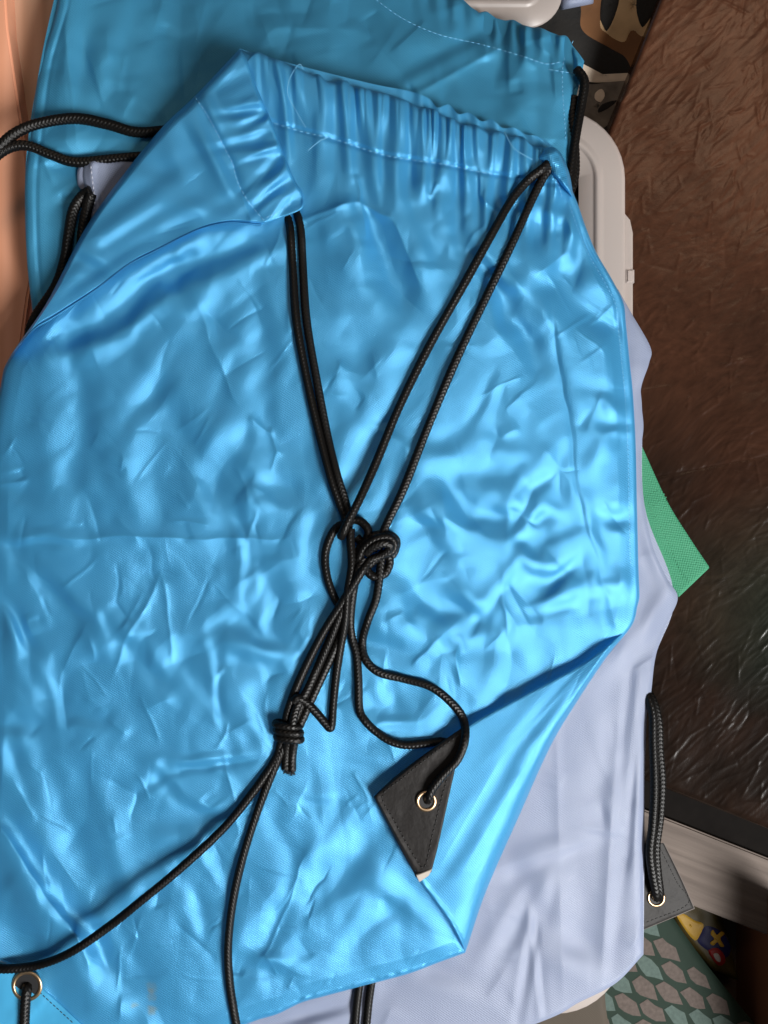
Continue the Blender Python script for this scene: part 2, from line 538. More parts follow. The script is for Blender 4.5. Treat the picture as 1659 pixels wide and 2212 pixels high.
# ---- brown painted board on the right
def board_mat():
    m, nt, b = new_mat('brown_brushed_paint')
    tc = node(nt, 'ShaderNodeTexCoord')
    m0 = node(nt, 'ShaderNodeMapping'); m0.inputs['Rotation'].default_value = (0, 0, math.radians(-42))
    L(nt, tc.outputs['Object'], m0.inputs[0])
    mp = node(nt, 'ShaderNodeMapping'); mp.inputs['Scale'].default_value = (70, 150, 40)
    L(nt, m0.outputs[0], mp.inputs[0])
    wrp = node(nt, 'ShaderNodeTexNoise'); wrp.inputs['Scale'].default_value = 9; wrp.inputs['Detail'].default_value = 2
    L(nt, tc.outputs['Object'], wrp.inputs['Vector'])
    va = node(nt, 'ShaderNodeVectorMath', operation='MULTIPLY_ADD'); va.inputs[1].default_value = (9, 12, 0)
    L(nt, wrp.outputs['Color'], va.inputs[0]); L(nt, mp.outputs[0], va.inputs[2])
    st = node(nt, 'ShaderNodeTexNoise'); st.inputs['Scale'].default_value = 1.6; st.inputs['Detail'].default_value = 7; st.inputs['Roughness'].default_value = .62
    L(nt, va.outputs[0], st.inputs['Vector'])
    big = node(nt, 'ShaderNodeTexNoise'); big.inputs['Scale'].default_value = 7; big.inputs['Detail'].default_value = 3
    L(nt, tc.outputs['Object'], big.inputs['Vector'])
    sep = node(nt, 'ShaderNodeSeparateXYZ'); L(nt, tc.outputs['Object'], sep.inputs[0])
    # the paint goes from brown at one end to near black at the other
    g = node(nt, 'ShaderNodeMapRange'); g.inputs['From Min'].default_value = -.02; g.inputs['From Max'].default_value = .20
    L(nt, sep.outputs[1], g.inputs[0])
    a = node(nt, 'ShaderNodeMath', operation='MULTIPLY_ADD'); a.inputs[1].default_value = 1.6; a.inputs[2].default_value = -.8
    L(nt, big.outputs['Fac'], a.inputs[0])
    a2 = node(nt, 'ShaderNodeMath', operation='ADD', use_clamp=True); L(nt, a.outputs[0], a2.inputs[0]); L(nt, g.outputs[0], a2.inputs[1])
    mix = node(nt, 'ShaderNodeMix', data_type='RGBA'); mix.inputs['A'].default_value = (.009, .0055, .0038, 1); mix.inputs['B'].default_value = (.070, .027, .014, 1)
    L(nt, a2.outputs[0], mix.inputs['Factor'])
    # a dark green passage
    vd = node(nt, 'ShaderNodeVectorMath', operation='DISTANCE'); vd.inputs[1].default_value = (.235, -.05, -.035)
    L(nt, tc.outputs['Object'], vd.inputs[0])
    gr = node(nt, 'ShaderNodeMapRange'); gr.inputs['From Min'].default_value = .075; gr.inputs['From Max'].default_value = .02; gr.inputs['To Max'].default_value = .8
    L(nt, vd.outputs['Value'], gr.inputs[0])
    mix2 = node(nt, 'ShaderNodeMix', data_type='RGBA'); mix2.inputs['B'].default_value = (.010, .017, .012, 1)
    L(nt, gr.outputs[0], mix2.inputs['Factor']); L(nt, mix.outputs['Result'], mix2.inputs['A'])
    mr = node(nt, 'ShaderNodeMapRange'); mr.inputs['From Min'].default_value = .3; mr.inputs['From Max'].default_value = .7; mr.inputs['To Min'].default_value = .75; mr.inputs['To Max'].default_value = 1.3
    L(nt, st.outputs['Fac'], mr.inputs[0])
    sc_ = node(nt, 'ShaderNodeVectorMath', operation='SCALE'); L(nt, mix2.outputs['Result'], sc_.inputs[0]); L(nt, mr.outputs[0], sc_.inputs['Scale'])
    L(nt, sc_.outputs[0], b.inputs['Base Color'])
    b.inputs['Roughness'].default_value = .27
    b.inputs['Specular IOR Level'].default_value = .2
    bp = node(nt, 'ShaderNodeBump'); bp.inputs['Strength'].default_value = .2; bp.inputs['Distance'].default_value = .0009
    L(nt, st.outputs['Fac'], bp.inputs['Height']); L(nt, bp.outputs[0], b.inputs['Normal'])
    return m


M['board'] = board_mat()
ZB = -150.0
bd = np.array([.930, .366])     # along the lower edge
bn = np.array([-.366, .930])    # down along the left edge


def bpt(a, t):                   # board coordinates: a along the lower edge, t up the side
    p = np.array([1430., 1700.]) + bd * a - bn * t
    return (float(p[0]), float(p[1]))


# left edge passes (1425,0): solve offset along bd
aL = float(np.dot(np.array([1425., 0.]) - np.array([1430., 1700.]), bd))
board = thing('painted_board', 'dark brown board with rough brush-textured glossy paint, right of the bags', 'board', (1600, 900, ZF))
bs = Sheet([bpt(aL, 1960), bpt(520, 1960)], [bpt(aL, 0), bpt(520, 0)], [bpt(aL, 1960), bpt(aL, 0)], [bpt(520, 1960), bpt(520, 0)], 480, 800)
x, y = bs.X, bs.Y
rx = (x * .74 - y * .67); ry = (x * .67 + y * .74)
wob = 14 * vnoise(x / 90, y / 90, 5)
stroke = vnoise((rx + wob) / 95, (ry + wob) / 9, 11) + .6 * vnoise((rx - wob) / 50, ry / 5.5, 12)
bs.Z = ZB + .27 * np.clip(x - 1330, -200, 600) + 0.45 * np.clip(stroke, -.4, 2)**1 + 2.2 * vnoise(x / 90, y / 90, 3)
BC = []
for k in range(1100):
    cx, cy = rng.uniform(1240, 1680), rng.uniform(-20, 1760)
    a = math.radians(-48 + rng.normal(0, 30)); ln = rng.uniform(10, 75)
    BC.append((cx, cy, cx + ln * math.cos(a), cy + ln * math.sin(a), float(rng.uniform(-.9, 1.8)), float(rng.uniform(1.3, 2.6))))
bs.Z += creases(x, y, BC)
bs.Z += creases(x, y, [(1300, 1052, 1700, 977, -2.2, 1.8)])
for dd in (bs.dl, bs.dr, bs.dt):
    bs.round_edge(dd, 10, 8)
bs.round_edge(bs.db, 14, 12)
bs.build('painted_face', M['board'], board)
slab_from_poly('board_core', [bpt(aL + 2, 1958), bpt(518, 1958), bpt(518, 3), bpt(aL + 2, 3)], ZB - 9, ZF, M['board'], board)

M['greywood'] = wood('grey_weathered_wood', (.19, .155, .135), (.045, .035, .03), scale=2.4, rough=.8, ang=math.radians(111), spec=.2, band=.05, bump=1.0)
M['blackgap'] = plain('black_edge_band', (.005, .004, .0035), rough=.8, spec=.05, noise=.3)
slab_from_poly('lower_edge_band', [bpt(-420, 6), bpt(520, 6), bpt(520, -62), bpt(-420, -62)], ZB - 22, ZF, M['blackgap'], board, bevel=4)  # near-black band between the board and the grey bar
plank = slab_from_poly('grey_plank', [bpt(-420, -60), bpt(520, -60), bpt(520, -215), bpt(-420, -215)], ZB - 8, ZF, M['greywood'], bevel=4)
tag(plank, 'weathered grey brown wooden bar along the lower edge of the brown board', 'plank')


# ---- translucent plastic tub under the bags
def tub_mat():
    m, nt, b = new_mat('milky_plastic')
    b.inputs['Base Color'].default_value = (.68, .60, .56, 1)
    b.inputs['Roughness'].default_value = .38
    b.inputs['Transmission Weight'].default_value = .55
    b.inputs['IOR'].default_value = 1.45
    b.inputs['Specular IOR Level'].default_value = .4
    return m


M['tub'] = tub_mat()
ZT = -78.0


def rrect(x0, y0, x1, y1, r, n=10):
    out = []
    for cx, cy, a0 in ((x1 - r, y0 + r, -90), (x1 - r, y1 - r, 0), (x0 + r, y1 - r, 90), (x0 + r, y0 + r, 180)):
        for k in range(n + 1):
            a = math.radians(a0 + 90 * k / n)
            out.append((cx + r * math.cos(a), cy + r * math.sin(a)))
    return out


def loft(name, rings, mat, parent, cap_last=False, cap_first=False):
    """rings of equal length, each (poly, z); joined into one skin"""
    VV = []
    for poly, z in rings:
        p = np.array(poly)
        VV.append(P(p[:, 0], p[:, 1], np.full(len(p), float(z))))
    n = len(rings[0][0]); F = []
    for k in range(len(rings) - 1):
        for i in range(n):
            j = (i + 1) % n
            F.append((k * n + i, (k + 1) * n + i, (k + 1) * n + j, k * n + j))
    if cap_last:
        F.append(tuple((len(rings) - 1) * n + i for i in range(n)))
    if cap_first:
        F.append(tuple(range(n))[::-1])
    return mesh_obj(name, np.vstack(VV), F, mat, parent)


def tub(label, x0, y0, x1, y1, r, zt, latch=None):
    t = thing('plastic_tub', label, 'tub', ((x0 + x1) / 2, (y0 + y1) / 2, ZF))
    R = lambda d: rrect(x0 + d, y0 + d, x1 - d, y1 - d, max(r - d, 12))
    loft('lid', [(R(3), zt - 26), (R(0), zt - 20), (R(0), zt - 5), (R(4), zt), (R(44), zt), (R(48), zt + 1), (R(52), zt + 5), (R(57), zt + 6),
                 (R(62), zt + 5), (R(66), zt), (R(70), zt - 3), (R(100), zt - 4)], M['tub'], t, cap_last=True)
    loft('tub_body', [(R(12), zt - 22), (R(14), zt - 60), (R(34), ZF + 6), (R(44), ZF)], M['tub'], t, cap_last=True)
    if latch:
        ya, yb = latch
        slab_from_poly('latch', [(x1 - 6, ya), (x1 + 12, ya + 22), (x1 + 18, ya + 50), (x1 + 18, yb), (x1 - 6, yb)], zt - 4, zt - 60, M['tub'], t, bevel=4)
        slab_from_poly('latch_tab', [(x1 + 4, ya + 130), (x1 + 21, ya + 130), (x1 + 21, ya + 158), (x1 + 4, ya + 158)], zt + 1, zt - 30, M['tub'], t, bevel=3)
    return t


tub('milky translucent plastic tub with clipped lid, under the stack of bags', 330, 236, 1350, 2190, 150, ZT, (452, 800))
tub('milky plastic tub whose rounded corner shows above the gathered top of the under bag', 700, -420, 1215, 62, 80, -215)

# ------------------------------------------------------------------ printed blanket, top right
M['bl_black'] = plain('black_pile', (.010, .009, .008), rough=.9, noise=.3, nscale=500, bump=.6)
M['bl_brown'] = plain('brown_pile', (.17, .075, .028), rough=.9, noise=.35, nscale=60, bump=.6)
M['bl_gold'] = plain('gold_pile', (.55, .37, .20), rough=.9, noise=.3, nscale=90, bump=.5)
M['bl_cream'] = plain('cream_pile', (.68, .57, .46), rough=.9, noise=.2, nscale=200, bump=.5)
M['bl_grey'] = plain('mottled_grey_pile', (.16, .14, .12), rough=.9, noise=.9, nscale=110, bump=.5)
blanket = thing('printed_blanket', 'fleece blanket printed black, brown and gold, lying between the tub and the brown board', 'blanket', (1320, 150, ZF))
bk = Sheet([(1120, -120), (1560, -120)], [(1120, 640), (1480, 800)], [(1120, -120), (1120, 640)], [(1560, -120), (1480, 800)], 70, 110)


def blz(x, y):
    x = np.asarray(x, float); y = np.asarray(y, float)
    return -268 + 12 * vnoise(x / 110, y / 110, 21) + 5 * vnoise(x / 45, y / 45, 22)


bk.Z = blz(bk.X, bk.Y)
bk.build('fleece', M['bl_black'], blanket)


def drape(name, poly, mat, parent, zf, lift=1.2, step=6):
    """a printed patch laid over a sheet: an outline filled with a fan of rings that follow its relief"""
    o = smoothline(poly, step=step, closed=True)
    c = o.mean(0)
    rings = []
    for k in (1.0, .8, .6, .4, .2, .02):
        q = c + (o - c) * k
        rings.append(np.array([list(P(a, b, float(zf(a, b)) + lift * (0.1 if k == 1.0 else 1))) for a, b in q]))
    n = len(o); F = []
    for k in range(len(rings) - 1):
        for i in range(n):
            j = (i + 1) % n
            F.append((k * n + i, (k + 1) * n + i, (k + 1) * n + j, k * n + j))
    F.append(tuple((len(rings) - 1) * n + i for i in range(n)))
    return mesh_obj(name, np.vstack(rings), F, mat, parent)


drape('printed_patch', [(1262, 70), (1255, 30), (1275, -60), (1480, -60), (1470, 60), (1425, 190), (1385, 205), (1355, 130), (1320, 105)], M['bl_brown'], blanket, blz, 1.5)
drape('printed_patch', [(1290, 60), (1305, -10), (1330, -60), (1450, -60), (1425, 40), (1395, 85), (1365, 70), (1345, 98), (1310, 80)], M['bl_gold'], blanket, blz, 3)
drape('printed_patch', [(1296, 40), (1300, -10), (1318, -50), (1342, -40), (1338, 10), (1322, 55), (1308, 72)], M['bl_black'], blanket, blz, 5)
drape('printed_patch', [(1372, 20), (1378, -30), (1400, -50), (1425, -20), (1415, 25), (1392, 62), (1382, 60)], M['bl_black'], blanket, blz, 5)
drape('printed_patch', [(1245, 130), (1265, 150), (1290, 160), (1375, 158), (1370, 172), (1290, 178), (1262, 172), (1240, 150)], M['bl_cream'], blanket, blz, 1.5)
drape('printed_patch', [(1245, 180), (1280, 182), (1365, 178), (1330, 255), (1250, 300), (1235, 240)], M['bl_grey'], blanket, blz, 1.5)
drape('printed_patch', [(1285, 200), (1300, 190), (1308, 205), (1298, 222), (1284, 215)], M['bl_cream'], blanket, blz, 2.5)
drape('printed_patch', [(1300, 225), (1335, 215), (1318, 232), (1290, 245)], M['bl_black'], blanket, blz, 3)
ww = Sheet([(1195, -150), (1290, -150)], [(1212, 22), (1282, 8)], [(1195, -150), (1212, 22)], [(1290, -150), (1282, 8)], 24, 30)
ww.Z = -235 + 8 * vnoise(ww.X / 40, ww.Y / 40, 41)
for dd in (ww.dl, ww.dr, ww.db):
    ww.round_edge(dd, 22, 22)
tag(ww.build('white_cloth', M['white']), 'crumpled scrap of white cloth beside the rounded tub corner', 'cloth')

# ------------------------------------------------------------------ lower right: carton, packet, cardboard
M['carton_green'] = plain('dark_green_print', (.014, .026, .019), rough=.7, spec=.1, noise=.15, nscale=80)
M['mint'] = plain('mint_print', (.066, .095, .085), rough=.7, spec=.1, noise=.35, nscale=500)
M['rose'] = plain('dusty_rose_print', (.085, .068, .060), rough=.7, spec=.1, noise=.45, nscale=500)
carton = thing('green_carton', 'dark green carton printed with mint and rose pebble shapes, below the leather patch', 'carton', (1400, 2150, ZF))


def cz(x, y):
    return -205 + (np.asarray(y, float) - 2000) * .16 + (1500 - np.asarray(x, float)) * .05


cp = Sheet([(1180, 1930), (1442, 1965)], [(1180, 2255), (1662, 2255)], [(1180, 1930), (1180, 2255)], [(1442, 1965), (1520, 2075), (1632, 2214), (1662, 2255)], 30, 30)
cp.Z = cz(cp.X, cp.Y) + 3
cp.round_edge(cp.dr, 12, 8)
cp.build('top_panel', M['carton_green'], carton)
slab_from_poly('carton_body', [(1190, 1940), (1436, 1972), (1515, 2080), (1625, 2216), (1650, 2250), (1190, 2250)], -216, ZF, M['carton_green'], carton)
hexp = np.array([(-88, -58), (-34, -84), (16, -56), (56, -24), (84, 66), (22, 60), (-26, 40), (-58, 6)]) / 3.1
for r_ in range(-3, 8):
    for c_ in range(-6, 9):
        cx = 1393 + 53 * c_ + (r_ % 2) * 14 + 3 * r_
        cy = 2137 + 11.6 * c_ + 47 * r_ + (r_ % 2) * 2
        edge = np.interp(cy, [1965, 2075, 2214, 2420], [1442, 1520, 1632, 1800])
        if cx > edge - 24 or cy > 2260 or cx < 1200 or cy < 1965 or cx > 1690:
            continue
        j = rng.normal(0, 1.6, hexp.shape)
        mt = M['rose'] if rng.random() < .36 else M['mint']
        sc_k = .96 + .1 * rng.random()
        q = (hexp + j) * sc_k + (cx, cy)
        m_ = [tuple(P(a, b, float(cz(a, b)) + 3.6)) for a, b in q] + [tuple(P(a, b, float(cz(a, b)) + 2.4)) for a, b in q * 1.0]
        n = len(q)
        F = [tuple(range(n))[::-1]] + [(i, (i + 1) % n, n + (i + 1) % n, n + i) for i in range(n)]
        mesh_obj('pebble_print', m_, F, mt, carton, smooth=False)

M['card'] = plain('orange_brown_cardboard', (.17, .055, .017), rough=.75, noise=.2, nscale=50)
M['card_pale'] = plain('pale_cardboard', (.32, .20, .15), rough=.8, noise=.1)
box = thing('cardboard_box', 'orange brown cardboard box standing open beyond the green carton', 'box', (1640, 2080, ZF))
slab_from_poly('box_wall', [(1763, 2040), (1790, 2040), (1790, 2800), (1763, 2800)], 60, ZF, M['card'], box)  # inner wall in view; unseen upper part made tall to shade the corner
slab_from_poly('box_flap', [(1622, 1935), (1760, 1990), (1760, 2160), (1668, 2075)], -178, -186, M['card_pale'], box)
slab_from_poly('torn_edge', [(1632, 2118), (1648, 2106), (1672, 2100), (1672, 2106), (1650, 2112)], -240, -262, M['card_pale'], box)
M['p_yellow'] = plain('yellow_wrapper', (.33, .19, .012), rough=.5, spec=.2, noise=.15, nscale=60)
M['p_olive'] = plain('olive_wrapper', (.05, .036, .010), rough=.5, spec=.2, noise=.2, nscale=60)
M['p_navy'] = plain('navy_print', (.006, .007, .05), rough=.5, spec=.2)
M['p_red'] = plain('red_print', (.2, .01, .01), rough=.5, spec=.2)
M['p_white'] = plain('white_print', (.3, .27, .26), rough=.6, spec=.2)
packet = thing('yellow_packet', 'yellow and navy wrapper packet wedged between green carton and cardboard box', 'packet', (1510, 2030, ZF))


def pz(x, y):
    x = np.asarray(x, float); y = np.asarray(y, float)
    return -232 - .06 * (y - 1950) + 3 * vnoise(x / 30, y / 30, 77)


pk = Sheet([(1425, 1850), (1515, 1868)], [(1540, 2100), (1596, 2118)], [(1425, 1850), (1455, 1990), (1540, 2100)], [(1515, 1868), (1560, 1985), (1596, 2118)], 30, 50)
pk.Z = pz(pk.X, pk.Y)
for dd in (pk.dl, pk.dr, pk.dt, pk.db):
    pk.round_edge(dd, 20, 25)
pk.build('wrapper', M['p_olive'], packet)
drape('printed_patch', [(1462, 1978), (1476, 1974), (1500, 1988), (1520, 1998), (1506, 2030), (1494, 2026), (1478, 2005)], M['p_yellow'], packet, pz, 2)
drape('printed_patch', [(1440, 1860), (1470, 1868), (1500, 1900), (1510, 1930), (1480, 1940)], M['p_yellow'], packet, pz, 1)
drape('printed_patch', [(1526, 2000), (1560, 2014), (1578, 2045), (1570, 2068), (1540, 2060), (1508, 2036), (1512, 2020)], M['p_navy'], packet, pz, 2)
drape('printed_letter', [(1536, 2009), (1541, 2008), (1548, 2018), (1558, 2012), (1566, 2017), (1557, 2028), (1566, 2046), (1556, 2046), (1550, 2036), (1540, 2044), (1532, 2038), (1542, 2028), (1534, 2018)], M['p_yellow'], packet, pz, 4, step=3)
drape('printed_spot', [(1530, 2052), (1548, 2046), (1564, 2060), (1566, 2080), (1552, 2086), (1538, 2070)], M['p_red'], packet, pz, 4)
drape('printed_spot', [(1540, 2060), (1550, 2058), (1558, 2070), (1556, 2080), (1546, 2074)], M['p_white'], packet, pz, 6, step=3)
M['ribbed'] = fabric('brown_ribbed_cloth', (.085, .07, .055), (.04, .033, .027), rough=.7, spec=.2, weave=5)
rb = Sheet([(1120, 2120), (1312, 2100)], [(1100, 2330), (1330, 2300)], [(1120, 2120), (1100, 2330)], [(1312, 2100), (1308, 2168), (1330, 2300)], 40, 40)
rb.Z = -84 + 2 * vnoise(rb.X / 60, rb.Y / 60, 9) - np.clip(rb.Y - 2180, 0, 400) * .25
rb.round_edge(rb.dr, 14, 10)
tag(rb.build('brown_cloth', M['ribbed']), 'dark brown ribbed cloth showing under the lower edge of the white bag', 'cloth')

# ------------------------------------------------------------------ the under bag (blue, top of the picture)
bag2 = thing('drawstring_bag', 'blue drawstring bag lying flat beneath, its gathered top running off behind the knotted bag', 'bag', (650, 400, -60), 'drawstring bags')
tp = [(130, -60), (400, -130), (700, -90), (960, -12), (1050, 30), (1150, 58), (1222, 82), (1262, 132)]
tp = smoothline(tp, 60)
tp[:, 1] += np.where(tp[:, 0] > 860, 4.5 * np.sin(np.arange(60) * 2.1) + rng.uniform(-2, 2, 60), 0) * (np.arange(60) < 58)
b2 = Sheet(tp, [(78, 760), (500, 820), (1245, 700)],
           [(130, -60), (122, 20), (85, 150), (66, 290), (54, 400), (58, 560), (72, 690), (78, 760)],
           [(1262, 132), (1250, 185), (1240, 205), (1230, 300), (1236, 420), (1245, 700)], 330, 230)


def h_back(x, y):
    z = -42 - .42 * np.clip(300 - y, 0, 700) * np.clip((x - 60) / 330, .25, 1) * np.clip((1330 - x) / 260, .35, 1)
    return z


x, y = b2.X, b2.Y
z = h_back(x, y) + nylon(x, y, 1.7, 500) + folds(x, y, random_folds(110, 80, 1260, -80, 420, 2, 7, [60, 90, 110, -30, -45, 75], 12))
z += 1.5 * features(x, y, [(170, 120, 95, 90, 20, .9), (128, 150, 100, 80, 10, -.5), (250, 110, 110, 110, 22, .7), (205, 150, 75, 60, 12, -.9), (330, 150, 90, 150, 60, .5),
                     (450, 60, 90, 90, 50, .4), (880, 160, 60, 80, 16, -.9), (860, 200, -30, 90, 12, .7), (960, 130, -30, 90, 18, -1), (1040, 90, -28, 60, 14, -.9), (1010, 110, -28, 90, 12, .8),
                     (1100, 200, 90, 60, 20, -.5), (1150, 230, 90, 70, 15, .6), (1215, 130, 70, 30, 10, .9), (1195, 160, 80, 30, 8, -1), (1090, 130, 10, 40, 20, .5), (900, 90, 60, 70, 16, .5), (150, 330, 20, 60, 20, .4), (100, 480, 90, 120, 20, .4)])
z += creases(x, y, [(780, 60, 905, 200, 6, 14), (905, 200, 1085, 100, 8, 12), (905, 200, 960, 300, 5, 10), (905, 195, 830, 240, 5, 9), (1190, 90, 1200, 210, 5, 8), (190, 110, 225, 230, 6, 9), (140, 60, 165, 300, 5, 8)])
dt = b2.dt
gath = 1.8 * np.sin(x / 6.0 + 2.2 * vnoise(x / 50, y / 90, 4)) * np.clip((x - 850) / 200, 0, 1)
z += 5.0 * gath * np.exp(-(dt / 55)**2)
b2.Z = z
for dd, r_, d_ in ((b2.dl, 16, 10), (b2.dr, 16, 10), (b2.dt, 14, 10)):
    b2.round_edge(dd, r_, d_)
b2.Z -= 3.5 * np.exp(-((b2.dl - 24) / 4)**2)
b2.build('front_panel', M['back_blue'], bag2, .05)
b2b = Sheet(tp, [(78, 760), (500, 820), (1245, 700)], [(130, -60), (85, 150), (54, 400), (78, 760)], [(1262, 132), (1236, 300), (1245, 700)], 60, 50)
b2b.Z = h_back(b2b.X, b2b.Y) - 12
b2b.build('back_panel', M['back_blue'], bag2)
stitches('stitching', [(800, -10), (870, 40), (950, 75), (1040, 96), (1130, 122), (1180, 138), (1218, 132)], b2.zat, M['thread_blue'], bag2)
stitches('stitching', [(1185, 150), (1250, 160)], b2.zat, M['thread_blue'], bag2)
stitches('stitching', [(1238, 88), (1215, 150), (1222, 300)], b2.zat, M['thread_blue'], bag2, dash=7)


def zpath(pts, sheets, r):
    """lift a flat line onto the highest of the given sheets"""
    out = []
    for p in pts:
        xx, yy, dz = p if len(p) == 3 else (*p, 0)
        zs = [s.zat(xx, yy) for s in sheets if s.inside(xx, yy)]
        zz = max(zs) if zs else 0
        out.append((xx, yy, zz + r * .7 + dz))
    return out


cord('drawstring', [(1246, 150, -58), (1262, 178, -50), (1254, 235, -52), (1243, 300, -46), (1222, 440, -44)], 10, bag2, M['cord'])
cord('drawstring', [(1240, 210, -68), (1236, 260, -64), (1243, 330, -56), (1240, 390, -52), (1215, 450, -46)], 9.5, bag2, M['cord'], phase=1)
cord('drawstring', [(-60, 372, 5), (-10, 326, 2), (30, 290, 0), (80, 268, -8), (160, 256, -18), (230, 268, -26), (290, 285, -30), (350, 283, -30), (430, 272, -34)], 11, bag2, M['cord'])
cord('drawstring', [(-60, 384, 0), (-5, 334, -2), (30, 316, -6), (65, 316, -12), (110, 334, -22), (165, 350, -30), (260, 342, -32), (340, 335, -34)], 10.5, bag2, M['cord'], phase=.6)

# ------------------------------------------------------------------ the white bag
wb = thing('drawstring_bag', 'lavender white drawstring bag lying under the knotted blue bag', 'bag', (1100, 1500, -45), 'drawstring bags')
ws = Sheet([(180, 470), (700, 560), (1335, 625)], [(300, 2330), (560, 2290), (900, 2300), (1172, 2206), (1250, 2166), (1330, 2124), (1390, 2062)],
           [(180, 470), (120, 900), (200, 1600), (300, 2330)],
           [(1335, 625), (1366, 680), (1405, 750), (1402, 785), (1384, 845), (1390, 920), (1384, 985), (1392, 1090), (1410, 1180), (1440, 1248), (1464, 1292), (1438, 1352), (1416, 1420), (1406, 1500), (1394, 1570), (1392, 1700), (1389, 1850), (1390, 2062)], 250, 420)
x, y = ws.X, ws.Y
z = -52 + nylon(x, y, .45, 600) + folds(x, y, random_folds(140, 500, 1450, 650, 2250, .8, 2.8, [85, 95, 100, -20, -55, 20], 14))
z += 2.0 * features(x, y, [(1395, 760, 100, 40, 14, .6), (1385, 850, 90, 50, 10, -.5), (1400, 1200, 70, 60, 20, -.9), (1430, 1330, 120, 60, 18, .9), (1380, 1390, 130, 70, 22, .5), (1370, 1480, 100, 100, 14, -.5),
                     (1345, 1620, 95, 140, 14, .4), (1375, 1700, 95, 110, 9, -.9), (1352, 1640, 95, 90, 12, -.6), (1384, 1650, 92, 120, 7, .8), (1290, 1620, 100, 120, 30, .3), (1180, 1850, -20, 100, 20, .5), (1150, 1900, 60, 60, 25, -.3), (1100, 2000, -60, 70, 20, .7),
                     (1230, 1960, 90, 60, 30, .4), (1330, 1900, 95, 150, 14, .5), (1240, 2060, 30, 50, 30, -.7), (1170, 1960, -70, 60, 16, .7), (1130, 2080, 100, 80, 8, .6), (1150, 2090, 100, 80, 8, -.6), (960, 2120, 20, 60, 20, -.4), (690, 2200, -15, 60, 14, -.9), (650, 2185, -15, 60, 10, .8), (1310, 1760, 80, 20, 10, -.7), (1300, 1800, 10, 40, 8, .6)])
z += creases(x, y, [(1200, 1500, 1215, 2130, 2.5, 9), (1340, 1500, 1300, 2100, 2.5, 9), (1140, 1960, 1165, 2200, 4, 7), (1155, 1960, 1180, 2200, -3, 6), (1060, 1880, 1320, 1800, 2.5, 10), (1375, 1050, 1460, 1290, 3, 12), (1120, 1700, 1260, 1480, 2, 8)])
z -= np.clip(x - 1372, 0, 200) * .25
ws.Z = z
for dd, r_, d_ in ((ws.dr, 12, 8), (ws.db, 12, 8), (ws.dl, 12, 8), (ws.dt, 12, 8)):
    ws.round_edge(dd, r_, d_)
ws.build('front_panel', M['white'], wb, .12)
wbk = Sheet([(180, 470), (1335, 625)], [(300, 2330), (900, 2300), (1390, 2062)], [(180, 470), (120, 900), (300, 2330)], [(1335, 625), (1384, 845), (1392, 1090), (1456, 1292), (1400, 1500), (1390, 2062)], 40, 60)
wbk.Z = -68 - np.clip(wbk.X - 1372, 0, 200) * .25
wbk.build('back_panel', M['white'], wb)
# its gathered corner that peeks out at the upper left
hm = Sheet([(181, 347), (240, 345), (330, 350)], [(196, 486), (260, 520), (330, 560)], [(181, 347), (178, 380), (192, 440), (196, 486)], [(330, 350), (330, 560)], 40, 50)
hm.Z = -26 + 3 * vnoise(hm.X / 30, hm.Y / 50, 8) + 8 * np.exp(-((hm.dl - 20) / 8)**2)
hm.round_edge(hm.dl, 10, 10); hm.round_edge(hm.dt, 10, 10)
hm.build('hem', M['white'], wb, .3)
hm2 = Sheet([(176, 348), (188, 347), (200, 350)], [(176, 400), (190, 430), (205, 480)], [(176, 348), (167, 370), (168, 400), (176, 400)], [(200, 350), (205, 480)], 16, 30)
hm2.Z = -34 + 0 * hm2.X
hm2.round_edge(hm2.dl, 8, 6)
hm2.build('hem', M['white'], wb, .3)
stitches('stitching', [(196, 358), (201, 400), (205, 440), (200, 478)], hm.zat, M['thread_white'], wb, dash=8)
cord('drawstring', [(196, 412, -14), (178, 424, -22), (158, 456, -24), (148, 510, -24), (140, 560, -28), (120, 620, -30), (76, 688, -36), (66, 730, -42), (90, 775, -50)], 11, wb, M['cord'])
cord('drawstring', [(198, 418, -10), (188, 450, -20), (178, 500, -22), (170, 560, -26), (140, 620, -28), (95, 690, -30)], 10.5, wb, M['cord'], phase=.8)
# right-hand cord and leather corner
cord('drawstring', [(1350, 1425, -92), (1384, 1476, -82), (1402, 1512, -58), (1410, 1545, -50), (1411, 1600, -48), (1414, 1700, -48), (1410, 1780, -50), (1404, 1840, -54), (1410, 1890, -62), (1417, 1928, -70), (1418, 1940, -84)], 9.5, wb, M['cord'])
cord('drawstring', [(1354, 1430, -96), (1390, 1480, -88), (1411, 1516, -66), (1422, 1560, -58), (1424, 1620, -58), (1429, 1690, -58), (1426, 1760, -60), (1417, 1830, -62), (1420, 1885, -64), (1425, 1925, -70), (1424, 1940, -84)], 9.5, wb, M['cord'], phase=.9)


